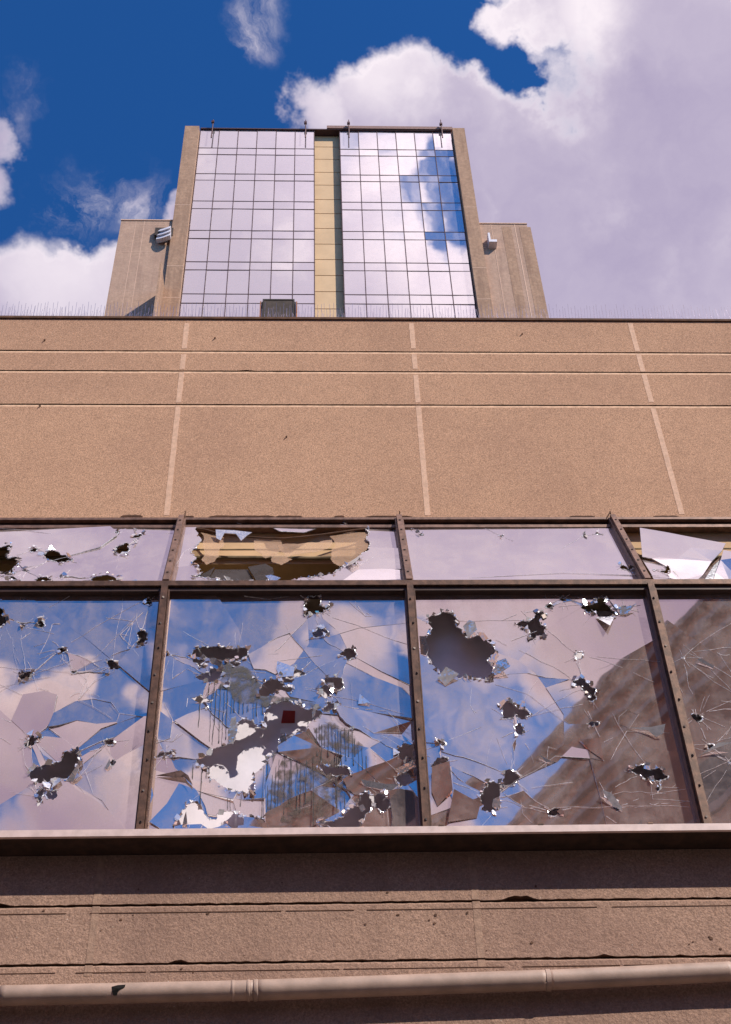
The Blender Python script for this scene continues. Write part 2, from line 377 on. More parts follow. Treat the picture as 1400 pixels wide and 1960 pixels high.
joint(787, 618, 820, 986, YW, .036, M['joint'], 'sealant_joint', pod, gz)
joint(1205, 618, 1308, 984, YW, .036, M['joint'], 'sealant_joint', pod, gz)
c = MB(); c.box((XL, YW-.012, ztop), (XR, YW+.27, ztop+.022)); c.go('parapet_coping', M['groove'], pod)
c = MB(); c.box((XL, YW+.25, ztop-.6), (XR, 42, ztop-.45)); c.go('flat_roof', M['paving'], pod)
# small bolts and chipped slits on the upper wall
for px, py in ((86, 652), (412, 648), (549, 837), (77, 778), (1000, 640)):
    p = at(px, py, YW); b = MB(); b.tube([p, p+Vector((0, -.012, .002))], .0045, 8); b.tube([p+Vector((0,-.012,.002)), p+Vector((-.006,-.013,-.010))], .003, 6); b.go('wall_hook', M['groove'], pod)
sl_ = MB()
for x0_, x1_, t_ in ((231, 274, .016), (400, 528, .008), (528, 580, .005), (350, 372, .004), (640, 660, .006), (700, 790, .005), (1090, 1140, .004), (1250, 1300, .006)):
    p, q = at(x0_, 988.5, YW), at(x1_, 988.5, YW)
    pts = [(p.x+(q.x-p.x)*i/8, YW-.0035, p.z-.004) for i in range(9)] + [(p.x+(q.x-p.x)*(8-i)/8, YW-.0035, p.z+t_*R.uniform(.5, 1.2)) for i in range(1, 8)]
    sl_.prism(pts, (0, .002, 0))
sl_.go('torn_seal', M['groove'], pod)

# lower wall with two grooves and chipped runs
zsill = zt(1596, YS)
lg = [zt(1729-2, YL-.001), zt(1839, YL)]
lgo = sorted(lg)
def lx(px, py): return at(px, py, YL).x
chips = [(lx(990, 1712), 1, .07, .035), (lx(1010, 1715), 1, .05, .012), (lx(0, 1724), 1, .05, .03), (lx(343, 1838), 0, .035, .018), (lx(1160, 1828), 0, .04, .02),
         (lx(240, 1730), 1, .03, .006), (lx(620, 1835), 0, .03, .006), (lx(48, 1842), 0, .03, .008), (lx(1300, 1826), 0, .02, .01)]
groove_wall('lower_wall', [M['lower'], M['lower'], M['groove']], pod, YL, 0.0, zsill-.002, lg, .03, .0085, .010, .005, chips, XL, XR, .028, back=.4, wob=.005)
# faint second scored line under each groove
for z in lg:
    s_ = MB(); x = XL
    zz = z-.040
    while x < XR:
        x2 = min(XR, x+R.uniform(.2, .9)); s_.box((x, YL-.0025, zz+R.uniform(-.0008, .0008)), (x2-R.uniform(.0, .12), YL+.002, zz+.003)); x = x2
    s_.go('scored_line', M['groove'], pod)
for a, b in (((196, 1640), (168, 1868)), ((903, 1640), (924, 1852))):
    joint(a[0], a[1], b[0], b[1], YL, .034, M['lowjoint'], 'render_joint', pod, lg)
# pits knocked out of the render: shallow dark cones
pt = MB()
for px, py in ((84, 1744), (255, 1752), (232, 1761), (193, 1782), (398, 1749), (265, 1703), (730, 1705), (742, 1709), (1026, 1697), (762, 1752), (822, 1762), (834, 1752), (832, 1768),
               (1018, 1805), (1320, 1808), (1358, 1794), (1362, 1797), (1327, 1803), (370, 1862), (348, 1855), (540, 1690), (700, 1770), (932, 1820), (895, 1748), (1380, 1817)):
    p = at(px, py, YL); r_ = R.uniform(.003, .0085); n_ = 7
    ring = [(p.x+r_*math.cos(2*math.pi*i/n_)*R.uniform(.6, 1.2), YL-.0028, p.z+r_*math.sin(2*math.pi*i/n_)*R.uniform(.5, 1.1)) for i in range(n_)]
    pt.prism(ring, (0, .004, 0))
pt.go('render_pit', M['groove'], pod)

# ---- window band
xm = [at(269, 1582, YG-.05).x, at(816, 1576, YG-.05).x, at(1352, 1572, YG-.05).x]
Mw = (xm[2]-xm[0])/2
xs_all = [xm[0]-2*Mw, xm[0]-Mw] + xm + [xm[2]+Mw, xm[2]+2*Mw]
zT, zH = zt(1129, YG), zt(1008, YH)
sv = (Vector((0, YH, zH))-Vector((0, YG, zT))); SLEN = sv.length; sv.normalize()      # up the sloped glass
sn = Vector((1, 0, 0)).cross(sv).normalized()                                        # outward (towards street and sky)
if sn.y > 0: sn = -sn
xa, xb = xs_all[0], xs_all[-1]
# sill
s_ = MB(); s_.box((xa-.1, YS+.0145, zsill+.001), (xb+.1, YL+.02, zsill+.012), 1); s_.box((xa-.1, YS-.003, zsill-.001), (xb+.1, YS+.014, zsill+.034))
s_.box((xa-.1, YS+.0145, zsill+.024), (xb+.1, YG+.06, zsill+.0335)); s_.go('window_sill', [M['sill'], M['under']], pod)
# little clips on the sill
for px in (845, 1246, 1036):
    p = at(px, 1579, YS); b = MB(); b.box((p.x-.012, YS-.005, zsill+.035), (p.x+.012, YS+.02, zsill+.043)); b.go('sill_clip', M['bronze'], pod)
# transom: front face, and underside with its shade put into a darker bronze
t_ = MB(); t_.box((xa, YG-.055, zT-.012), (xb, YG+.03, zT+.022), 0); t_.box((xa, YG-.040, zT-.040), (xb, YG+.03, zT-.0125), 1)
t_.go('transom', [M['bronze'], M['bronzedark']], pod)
# head channel
h_ = MB(); hz = zbot+.006
h_.box((xa-.1, 5.85, hz-.018), (xb+.1, 6.05, hz), 0)
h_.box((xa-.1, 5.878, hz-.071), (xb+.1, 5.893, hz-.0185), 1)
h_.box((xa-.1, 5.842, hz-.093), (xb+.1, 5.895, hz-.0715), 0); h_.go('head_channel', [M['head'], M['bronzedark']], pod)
# mullions (lower upright, upper sloped), each with screws
for x in xs_all:
    m_ = MB(); m_.box((x-.027, YG-.045, zsill+.034), (x+.027, YG+.03, zT-.0405), 0); m_.box((x-.017, YG-.070, zsill+.034), (x+.017, YG-.0455, zT-.012), 0)
    ridge = x+.0232; m_.box((ridge-.003, YG-.055, zsill+.034), (ridge+.003, YG-.0455, zT-.0405), 0)
    o = m_.go('mullion', M['bronze'], pod)
    n_ = 9
    for i in range(n_):
        sc_ = MB(); z = zsill+.09+(zT-zsill-.2)*i/(n_-1)*R.uniform(.985, 1.0); sc_.tube([(x+R.uniform(-.006, .006), YG-.0695, z), (x, YG-.0735, z)], .0065, 8); sc_.go('screw', M['screw'], o)
    p0 = Vector((x, YG, zT))+sv*.02; p1 = Vector((x, YG, zT))+sv*(SLEN+.055)
    m2 = MB(); m2.bar(p0+sn*-.02, p1+sn*-.02, .052, .055, sn); m2.bar(p0+sn*.0355, p1+sn*.0355, .032, .022, sn)
    o = m2.go('sloped_mullion', M['head'], pod)
    for i in range(6):
        sc_ = MB(); p = p0+(p1-p0)*((i+.6)/6.2)+sn*.0575; sc_.tube([p, p+sn*.004], .0065, 8); sc_.go('screw', M['screw'], o)
for px, lean in ((354, 0), (766, 0), (1171, .35)):
    p = at(px, 992, 5.85); b = MB(); b.tube([p, p+Vector((0, -.005, .055))], .004, 6)
    if lean: b.tube([p+Vector((-.03, 0, 0)), p+Vector((0, -.005, .052))], .004, 6)
    b.go('wire_hook', M['groove'], pod)
# inside
b_ = MB(); b_.box((xa, YG+.14, zsill), (xb, YG+.16, zT-.02)); b_.go('backing_board', M['board'], pod)
b_ = MB(); b_.box((xa, YG+.03, zT-.038), (xb, 6.9, zT-.02)); b_.go('window_ledge', M['soffit'], pod)
b_ = MB(); zb = zt(1079, 5.90); b_.box((xa, 5.90, zb), (xb, 6.35, zbot-.001)); zj = zt(1052, 5.90)
b_.box((xa, 5.896, zj), (xb, 5.9005, zj+.006), 1); b_.go('ceiling_beam', [M['beam'], M['soffit']], pod)
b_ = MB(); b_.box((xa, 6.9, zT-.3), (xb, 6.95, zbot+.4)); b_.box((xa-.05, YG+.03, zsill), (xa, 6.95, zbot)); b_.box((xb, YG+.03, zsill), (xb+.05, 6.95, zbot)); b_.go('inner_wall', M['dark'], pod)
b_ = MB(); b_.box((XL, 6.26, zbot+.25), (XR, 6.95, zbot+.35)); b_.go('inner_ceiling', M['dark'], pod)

for zc_, r_, y_ in ((zb+.035, .012, 5.885), (zb-.05, .018, 6.1)):
    b_ = MB(); b_.tube([(xa+.1+(xb-xa-.2)*i/30, y_, zc_+.004*math.sin(i*1.3)) for i in range(31)], r_, 8); b_.go('conduit', M['soffit'], pod)
for i in range(14):
    x = -2.6+i*.37+R.uniform(-.1, .1); b_ = MB(); z_ = zT+.02
    b_.tube([(x, 6.2, zbot), (x+R.uniform(-.05, .05), 6.15, (zbot+z_)/2), (x+R.uniform(-.15, .15), 6.0, z_+R.uniform(0, .2))], .006, 5); b_.go('hanging_wire', M['groove'], pod)

# ---- broken panes
class Frame:
    def __init__(s, o, u, v, n): s.o, s.u, s.v, s.n = o, u, v, n
    def uv(s, px, py):
        w = ray(px, py); t = (s.o-EYE).dot(s.n)/w.dot(s.n); p = EYE+w*t-s.o; return (p.dot(s.u), p.dot(s.v))
    def p(s, u, v, h=0.0): return s.o+s.u*u+s.v*v+s.n*h
FL = Frame(Vector((0, YG, zsill)), Vector((1, 0, 0)), Vector((0, 0, 1)), Vector((0, -1, 0)))
FU = Frame(Vector((0, YG, zT)), Vector((1, 0, 0)), sv, sn)
def crop(ox, oy, s, pts): return [(ox+x/s, oy+y/s) for x, y in pts]
cA = lambda *p: crop(0, 960, 2.9167, p)
cB = lambda *p: crop(300, 960, 2.6923, p)
cC = lambda *p: crop(760, 960, 2.1875, p)
cD = lambda *p: crop(0, 1280, 2.9167, p)
cE = lambda *p: crop(260, 1200, 2.4138, p)
cF = lambda *p: crop(780, 1120, 2.2581, p)
cG = lambda *p: crop(1100, 960, 4.6667, p)
def inside(p, poly):
    x, y = p; r = False; j = len(poly)-1
    for i in range(len(poly)):
        xi, yi = poly[i]; xj, yj = poly[j]
        if (yi > y) != (yj > y) and x < (xj-xi)*(y-yi)/(yj-yi)+xi: r = not r
        j = i
    return r
def jag(poly, rng, amp=.22, mn=.010):
    out = []
    n = len(poly)
    for i in range(n):
        a, b = Vector(poly[i]), Vector(poly[(i+1) % n]); seg = [a, b]
        for _ in range(3):
            s2 = [seg[0]]
            for p, q in zip(seg, seg[1:]):
                d = q-p; L = d.length
                if L > mn: s2.append((p+q)/2+Vector((-d.y, d.x))*rng.uniform(-amp, amp))
                s2.append(q)
            seg = s2
        out += [tuple(p) for p in seg[:-1]]
    return out
def voronoi_edges(sites, box):
    x0, y0, x1, y1 = box; edges = {}
    for i, s in enumerate(sites):
        poly = [(x0, y0), (x1, y0), (x1, y1), (x0, y1)]
        for j, t in enumerate(sites):
            if i == j or not poly: continue
            mx, my = (s[0]+t[0])/2, (s[1]+t[1])/2; nx, ny = t[0]-s[0], t[1]-s[1]
            f = lambda p: (p[0]-mx)*nx+(p[1]-my)*ny
            out = []
            for k in range(len(poly)):
                a, b = poly[k], poly[(k+1) % len(poly)]; fa, fb = f(a), f(b)
                if fa <= 0: out.append(a)
                if fa*fb < 0: r = fa/(fa-fb); out.append((a[0]+(b[0]-a[0])*r, a[1]+(b[1]-a[1])*r))
            poly = out
        for k in range(len(poly)):
            a, b = poly[k], poly[(k+1) % len(poly)]
            if (a[0]-b[0])**2+(a[1]-b[1])**2 < 1e-8: continue
            key = tuple(sorted(((round(a[0], 4), round(a[1], 4)), (round(b[0], 4), round(b[1], 4))))); edges[key] = 1
    return list(edges)
def pane(name, parent, fr, outline, holes, gmat, seed, nsites=0, amps=(), base=.002, sites_box=None, extra=(), bias=1.0, fixed=(), cracks=(), stars=(), nstar=3, h0=0.0, jg=.24, splint=1.0, flaps=(), net=1.0):
    """outline/holes in picture places, turned into metres on the pane's own plane; every closed piece between cracks is a
    separate shard, tilted a little on its own"""
    rng = random.Random(seed)
    OUT = [fr.uv(*p) for p in outline]
    H0 = [[fr.uv(*p) for p in h] for h in holes]
    H = [jag(h, rng, jg) for h in H0]
    vs, es = [], []
    def poly(pts, closed=True):
        k = len(vs); vs.extend(Vector(p) for p in pts); n = len(pts)
        es.extend((k+i, k+(i+1) % n) for i in range(n if closed else n-1))
    poly(OUT)
    for h in H: poly(h)
    us = [p[0] for p in OUT]; wsv = [p[1] for p in OUT]; bx = (min(us)-.02, min(wsv)-.02, max(us)+.02, max(wsv)+.02)
    sites = [fr.uv(*p) for p in extra]
    for _ in range(nsites):
        sites.append((rng.uniform(bx[0], bx[2]), bx[1]+(bx[3]-bx[1])*rng.random()**bias))
    if len(sites) > 1:
        for a, b in voronoi_edges(sites, bx):
            a, b = Vector(a), Vector(b); d = b-a; m = (a+b)/2+Vector((-d.y, d.x))*rng.uniform(-.13, .13)
            poly([a, m, b], False)
    for c_ in cracks: poly([fr.uv(*p) for p in c_], False)
    CR = [[fr.uv(*p) for p in c_] for c_ in cracks]
    def crooked(a, b, amp=.09):
        pts = [Vector(a), Vector(b)]
        for _ in range(3):
            q = [pts[0]]
            for p0_, p1_ in zip(pts, pts[1:]):
                d = p1_-p0_; q += [(p0_+p1_)/2+Vector((-d.y, d.x))*rng.uniform(-amp, amp), p1_]
            pts = q
        return pts
    if net and H:
        CE = [Vector((sum(p[0] for p in h)/len(h), sum(p[1] for p in h)/len(h))) for h in H]
        done = set()
        for i, c_ in enumerate(CE):
            order = sorted((j for j in range(len(CE)) if j != i), key=lambda j: (CE[j]-c_).length)
            for j in order[:2]:
                if (min(i, j), max(i, j)) in done or (CE[j]-c_).length > .42 or rng.random() > .75*net: continue
                done.add((min(i, j), max(i, j))); CR.append(crooked(c_, CE[j])); poly([tuple(p) for p in CR[-1]], False)
            for _ in range(rng.choice((0, 1, 1, 2))):
                if rng.random() > net: continue
                an = rng.uniform(0, 6.28); L = rng.uniform(.08, .55); e = c_+Vector((math.cos(an), math.sin(an)))*L
                CR.append(crooked(c_, e, .06)); poly([tuple(p) for p in CR[-1]], False)
    r = delaunay_2d_cdt(vs, es, [], 0, 1e-5)
    V, E, Fc, oe = r[0], r[1], r[2], r[4]
    con = {tuple(sorted(e)) for e, o_ in zip(E, oe) if len(o_)}
    keep = []
    for f in Fc:
        c_ = ((V[f[0]].x+V[f[1]].x+V[f[2]].x)/3, (V[f[0]].y+V[f[1]].y+V[f[2]].y)/3)
        if inside(c_, OUT) and not any(inside(c_, h) for h in H): keep.append(f)
    par = list(range(len(keep)))
    def find(a):
        while par[a] != a: par[a] = par[par[a]]; a = par[a]
        return a
    em = {}
    for i, f in enumerate(keep):
        for a, b in ((f[0], f[1]), (f[1], f[2]), (f[2], f[0])): em.setdefault(tuple(sorted((a, b))), []).append(i)
    for e, fs in em.items():
        if e not in con and len(fs) == 2: par[find(fs[0])] = find(fs[1])
    comp = {}
    for i in range(len(keep)): comp.setdefault(find(i), []).append(i)
    verts, faces, mi = [], [], []
    pxof = lambda u, v: (u, v)
    A = [(fr.uv(px, py), r_/F*6.5, a) for px, py, r_, a in amps]
    FX = [(fr.uv(px, py), tx, ty) for px, py, tx, ty in fixed]
    for ci, fl in comp.items():
        ids = sorted({i for f in fl for i in keep[f]})
        cu = sum(V[i].x for i in ids)/len(ids); cv = sum(V[i].y for i in ids)/len(ids)
        amp = base
        for (q, rr, a) in A:
            d = math.hypot(q[0]-cu, q[1]-cv)
            if d < rr: amp = max(amp, a*(1-(d/rr)**2))
        ext = max(max(V[i].x for i in ids)-min(V[i].x for i in ids), max(V[i].y for i in ids)-min(V[i].y for i in ids))
        if ext < .16 and fr is FL: amp = max(amp, .035)
        tx, ty = rng.gauss(0, amp), rng.gauss(0, amp)
        for q, fx, fy in FX:
            for f in fl:
                P = [(V[i].x, V[i].y) for i in keep[f]]
                if inside(q, P): tx, ty = fx, fy
        off = rng.uniform(-1, 1)*min(.003, amp*.1)
        idx = {}
        for i in ids:
            dz = max(-.016, min(.016, (V[i].x-cu)*tx+(V[i].y-cv)*ty))+off+h0
            idx[i] = len(verts); verts.append(fr.p(V[i].x, V[i].y, dz)); verts.append(fr.p(V[i].x, V[i].y, dz-.005))
        for f in fl:
            a, b, c_ = (idx[i] for i in keep[f]); faces.append((a, b, c_)); mi.append(0); faces.append((c_+1, b+1, a+1)); mi.append(0)
        fs = set(fl)
        for f in fl:
            t3 = keep[f]
            for a, b in ((t3[0], t3[1]), (t3[1], t3[2]), (t3[2], t3[0])):
                nb = [k for k in em[tuple(sorted((a, b)))] if k in fs]
                if len(nb) == 1: faces.append((idx[b], idx[a], idx[a]+1, idx[b]+1)); mi.append(1)
    ob = link(name, verts, faces, [gmat, M['edge']], parent, mi)
    ok = lambda u, v: inside((u, v), OUT) and not any(inside((u, v), h) for h in H)
    # crack lines: crooked rays and arcs round the impacts
    ck = MB()
    def ribbon(pts, w):
        for (a, b) in zip(pts, pts[1:]):
            a, b = Vector(a), Vector(b); d = b-a
            if d.length < 1e-5 or not ok(*((a+b)/2)): continue
            n = Vector((-d.y, d.x)).normalized()*w/2
            q = [fr.p(*(a-n), .0025), fr.p(*(b-n*.6), .0025), fr.p(*(b+n*.6), .0025), fr.p(*(a+n), .0025)]
            ck.prism(q, -fr.n*.0015)
    def star(u, v, k, L0, arcs=True):
        for _ in range(k):
            an = rng.uniform(0, 2*math.pi); L = rng.uniform(.3, 1)**1.6*L0; p = Vector((u, v)); pts = [p]; w = rng.uniform(.0005, .0015); n = max(3, int(L/.04))
            for i in range(n):
                an += rng.gauss(0, .05); p = p+Vector((math.cos(an), math.sin(an)))*(L/n); pts.append(p)
            ribbon(pts, w)
            if rng.random() < .3: 
                q = pts[len(pts)//2]; a2 = an+rng.choice((-1, 1))*rng.uniform(.4, .9); ribbon([q, q+Vector((math.cos(a2), math.sin(a2)))*L*.3], w*.7)
        if arcs:
            for _ in range(rng.choice((0, 0, 1))):
                rr = rng.uniform(.02, .06); a0 = rng.uniform(0, 6.3); sp = rng.uniform(.8, 2.6)
                ribbon([(u+rr*math.cos(a0+sp*i/9), v+rr*math.sin(a0+sp*i/9)) for i in range(10)], .0013)
    spl = MB()
    def splinter(u, v, s, tilt, m):
        k = rng.randint(3, 5); a0 = rng.uniform(0, 6.3)
        ctr = fr.p(u, v, .006); e1 = (fr.u*math.cos(a0)+fr.v*math.sin(a0)); e2 = fr.n.cross(e1); th = rng.uniform(-tilt, tilt); e2 = (e2*math.cos(th)+fr.n*math.sin(th)).normalized()
        nn = e1.cross(e2).normalized()
        pts = [ctr+e1*(s*rng.uniform(.4, 1.2)*math.cos(2*math.pi*i/k))+e2*(s*rng.uniform(.4, 1.0)*math.sin(2*math.pi*i/k)) for i in range(k)]
        lo = min((q-fr.o).dot(fr.n) for q in pts)
        if lo < .0015: pts = [q+fr.n*(.0015-lo) for q in pts]
        spl.prism(pts, nn*.0022, m)
    for c_ in CR:
        k = rng.random()
        w = rng.uniform(.0006, .0018)
        for a, b in zip(c_, c_[1:]):
            if rng.random() < .72: ribbon([a, b], w*rng.uniform(.5, 1.3))
    if net and fr is FL:
        for _ in range(int(34*net)):
            if not H: break
            h = rng.choice(H); a = Vector(rng.choice(h)); an = rng.uniform(0, 6.28); L = rng.uniform(.3, 1)**2*.75
            pts = crooked(a, a+Vector((math.cos(an), math.sin(an)))*L, .035); w = rng.uniform(.0004, .0010)
            k0 = rng.randint(0, 2)
            ribbon(pts[k0:rng.randint(4, len(pts))], w)
    # crushed rim round each hole
    rim = MB()
    for h in H:
        cc_ = Vector((sum(p[0] for p in h)/len(h), sum(p[1] for p in h)/len(h))); n = len(h); on = False; wo_ = 0
        for i in range(n):
            if rng.random() < .35: on = rng.random() < .62
            a, b = Vector(h[i]), Vector(h[(i+1) % n]); w0, wo_ = wo_, (rng.uniform(.001, .009) if on else .0008)
            da, db = (a-cc_).normalized(), (b-cc_).normalized(); q = [a-da*.001, a+da*max(w0, .0006), b+db*wo_, b-db*.001]
            if not on or (b-a).length < 1e-4: continue
            rim.add([fr.p(q[0].x, q[0].y, .003+rng.uniform(-.001, .003)), fr.p(q[1].x, q[1].y, .0032), fr.p(q[2].x, q[2].y, .0032), fr.p(q[3].x, q[3].y, .003+rng.uniform(-.001, .003))], [(0, 1, 2), (0, 2, 3)], rng.choice((0, 0, 1)))
    if rim.v: rim.go('crushed_rim', [M['splinter'], M['edge']], ob)['kind'] = 'stuff'
    for h0_, h in zip(H0, H):
        cu = sum(p[0] for p in h)/len(h); cv = sum(p[1] for p in h)/len(h)
        size = max(max(p[0] for p in h)-min(p[0] for p in h), max(p[1] for p in h)-min(p[1] for p in h))
        if fr is FL:
            star(cu, cv, rng.choice((0, 1, 2, 3, 5)), .07+size*.9, False)
        for i in range(len(h)):
            if rng.random() < (.24 if size > .12 else .13)*splint:
                u, v = h[i]; du, dv = u-cu, v-cv; L = math.hypot(du, dv)+1e-6; e = rng.uniform(.0, .012)
                splinter(u+du/L*e, v+dv/L*e, rng.uniform(.3, 1)**2*.022+.003, 1.0, rng.choice((0, 0, 0, 1, 4)))
    for px, py in stars: star(*fr.uv(px, py), nstar, .22)
    for (pts, tx, ty, m) in flaps:                       # a leaf of glass bent out of the plane, hinged on its own centre
        q = [fr.uv(*p) for p in pts]; cu = sum(a for a, b in q)/len(q); cv = sum(b for a, b in q)/len(q)
        hh = [(a-cu)*tx+(b-cv)*ty for a, b in q]; lo = min(hh)
        fm_ = MB(); fm_.prism([fr.p(a, b, .006+x-lo) for (a, b), x in zip(q, hh)], -fr.n*.002, m); fm_.go('glass_flap', [M['splinter'], M['splinterdark'], M['film'], M['smoke'], M['glass']], ob)
    if ck.v: ck.go('crack_lines', M['crack'], ob)['kind'] = 'stuff'
    if spl.v: spl.go('glass_splinters', [M['splinter'], M['splinterdark'], M['film'], M['smoke'], M['glass']], ob)['kind'] = 'stuff'
    return ob, ok

def edges_px(xi, fr, zlo, zhi):                           # picture x of pane outline is not needed: outline straight from metres
    return None
class Raw(Frame): pass
def rect(fr, x0, x1, v0, v1):
    """outline corners as picture places, so that pane() can treat all alike"""
    out = []
    for u, v in ((x0, v0), (x1, v0), (x1, v1), (x0, v1)):
        p = fr.p(u, v)-EYE; c_ = ROT.transposed() @ p; out.append((PX0+c_.x/-c_.z*F, PY0-c_.y/-c_.z*F))
    return out
HGT = zT-.03-(zsill+.045)
lowr = lambda i: rect(FL, xs_all[i]+.020, xs_all[i+1]-.020, .030, zT-zsill-.03)
uppr = lambda i: rect(FU, xs_all[i]+.020, xs_all[i+1]-.020, .012, SLEN-.012)

# upper row
holes_u1 = [cA((-80,262),(0,250),(50,238),(68,240),(40,262),(60,268),(45,290),(30,300),(40,318),(105,310),(98,335),(78,370),(88,400),(62,408),(30,404),(0,398),(-80,400)),
 cA((60,412),(80,418),(118,440),(100,445),(70,438)), cA((-20,474),(20,462),(60,462),(98,458),(80,470),(40,474)), cA((168,268),(188,256),(208,270),(195,280),(172,284)),
 cA((238,300),(255,290),(275,276),(325,284),(368,302),(400,332),(350,342),(312,338),(285,330),(255,318)), cA((130,385),(148,379),(165,388),(145,392)),
 cA((192,436),(210,426),(245,420),(260,418),(265,428),(283,436),(255,446),(240,450),(228,456),(205,448)), cA((330,418),(350,413),(378,420),(345,425)),
 cA((455,474),(490,458),(515,448),(524,420),(570,410),(605,406),(640,420),(664,436),(640,444),(600,452),(560,464),(520,468),(490,474)),
 cA((634,285),(650,270),(665,248),(690,238),(708,230),(722,240),(722,262),(726,270),(720,300),(700,296),(680,292),(660,290)),
 cA((642,185),(652,170),(665,165),(660,180),(648,190)), cA((745,205),(780,182),(800,176),(795,190),(765,203)), cA((722,465),(735,455),(750,450),(748,462),(735,470)),
 cA((755,230),(770,227),(766,236))]
W_U = 'window'
pane('window', pod, FU, uppr(1), holes_u1, M['glasstop'], 11, 0, cracks=[cA((-60,150),(140,160),(300,185),(440,212),(640,200)), cA((0,420),(150,372),(300,330),(560,262),(650,200),(700,150)), cA((900,290),(760,330),(640,360),(420,335)), cA((700,150),(720,190),(640,260)), cA((440,212),(560,262))],
     base=.02, splint=.8, nstar=4, flaps=[(cA((668,300),(682,292),(712,298),(716,304)), .3, .2, 0), (cA((745,150),(755,180),(770,172)), .6, .1, 0)])
big_u2 = cB((196,128),(215,180),(205,230),(195,270),(200,325),(215,345),(240,365),(180,388),(260,394),(330,402),(450,412),(560,405),(600,415),(665,415),(720,402),(790,392),(860,380),(915,372),(945,345),(985,320),(1030,325),(1045,295),(1075,262),(1098,212),(1078,190),(1085,150),(1078,128))
w2, ok2u = pane('window', pod, FU, uppr(2), [big_u2, cB((85,414),(120,405),(155,422),(100,428)), cB((265,426),(320,414),(380,424),(360,430),(330,428),(300,432))], M['glasstop'], 12, 9, base=.03, splint=1.0,
     cracks=[cB((1290,300),(1160,270),(1090,300),(1045,330)), cB((100,330),(140,260),(200,230))],
     flaps=[(cB((305,168),(400,176),(492,188),(468,196),(436,212),(410,188),(350,182),(330,205),(308,196)), .10, .25, 0),
            (cB((985,322),(1030,310),(1045,300),(1040,330),(1010,350),(975,342)), .5, -.2, 0), (cB((560,402),(590,402),(640,414),(600,422)), .2, .5, 0)])
# torn film still hanging in the opening, and the smoked piece lying in it
fm = MB()
for pts in (cB((225,150),(330,165),(345,200),(300,300),(255,318),(230,290)), cB((620,215),(760,205),(905,188),(880,235),(740,262),(665,282),(640,250)), cB((890,168),(1082,150),(1098,212),(1050,290),(945,325),(900,292),(905,235)),
            cB((500,190),(640,192),(655,240),(560,285),(520,250)), cB((585,260),(640,262),(700,290),(640,318),(590,300))):
    q = jag([FU.uv(*p) for p in pts], R, .12); fm.prism([FU.p(a, b, -.01+R.uniform(-.001, .001)) for a, b in q], -FU.n*.001)
fm.go('torn_film', M['film'], w2)
dr = MB(); dr.tube([FU.p(*FU.uv(*p), .004) for p in cB((205,142),(260,150),(310,165),(400,178),(500,188),(580,192),(650,193),(740,186),(860,172),(980,155),(1080,142))], .005, 6); dr.go('drooping_seal', M['groove'], w2)
sm = MB()
for pts in (cB((180,386),(260,350),(300,330),(262,390)), cB((262,390),(300,330),(470,320),(520,402),(440,406)), cB((470,320),(560,308),(598,330),(605,360),(560,400),(520,402))):
    q = [FU.uv(*p) for p in pts]; tx, ty = R.uniform(-.1, .1), R.uniform(-.1, .1); cu, cv = q[0]
    sm.prism([FU.p(a, b, -.02+(a-cu)*tx+(b-cv)*ty) for a, b in q], -FU.n*.004)
sm.go('smoked_shard', M['smoke'], w2)
pane('window', pod, FU, uppr(3), [cC((88,135),(105,130),(115,141),(100,142)), cC((430,142),(440,138),(446,146),(436,149)), cC((780,140),(790,136),(796,146),(786,151)), cC((820,140),(840,129),(862,141),(845,139)),
     cC((935,278),(952,266),(965,279),(980,286),(975,294),(955,285),(940,286)), cC((55,110),(66,108),(62,114))], M['glasstop'], 13, 0, cracks=[cC((-10,330),(300,322),(700,300),(1100,312))], base=.006, splint=.9)
# upper right opening: two big leftover pieces
s1 = cG((583,255),(800,292),(1100,350),(1350,395),(1315,462),(1225,550),(1150,640),(1075,700),(1060,760),(740,760),(690,650),(605,515))
s2 = cG((1330,456),(1420,470),(1700,486),(2400,520),(2600,760),(1225,760),(1262,640),(1305,545))
w4, _ = pane('window', pod, FU, s1, [cG((805,590),(830,575),(850,595),(838,630),(800,632),(760,630),(770,618),(812,612)), cG((840,672),(880,664),(950,690),(945,704),(890,698),(838,690)), cG((700,610),(715,600),(728,612),(712,618))], M['glasstop'], 14, 0,
     base=.001, fixed=((1260, 1055, .0, .16),), cracks=[cG((605,515),(690,530),(800,575),(860,600)), cG((690,650),(800,655),(940,690),(980,760))], splint=.6)
for o2, args in ((0, dict(outline=s2, seed=15)),):
    oo, _ = pane('leftover_pane', w4, FU, args['outline'], [cG((1310,722),(1340,712),(1400,720),(1390,740),(1320,742))], M['glasstop'], 15, 0, base=.001, fixed=((1395, 1080, .05, .13),), splint=.8)
st = MB(); q = [FU.uv(*p) for p in cG((1312,470),(1328,480),(1300,560),(1262,640),(1225,742),(1130,738),(1070,700),(1150,650),(1215,560))]
st.prism([FU.p(a, b, -.012) for a, b in q], -FU.n*.004); st.go('edge_strip', M['splinterdark'], w4)
st = MB(); q = [FU.uv(*p) for p in cG((1318,500),(1300,560),(1262,640),(1222,740),(1140,735),(1190,650),(1250,560))]
st.prism([FU.p(a, b, -.006) for a, b in q], -FU.n*.003); st.go('edge_shard', M['edge'], w4)
for i in (0, 5): pane('window', pod, FU, uppr(i), [], M['glasstop'], 40+i, 3, base=.004)

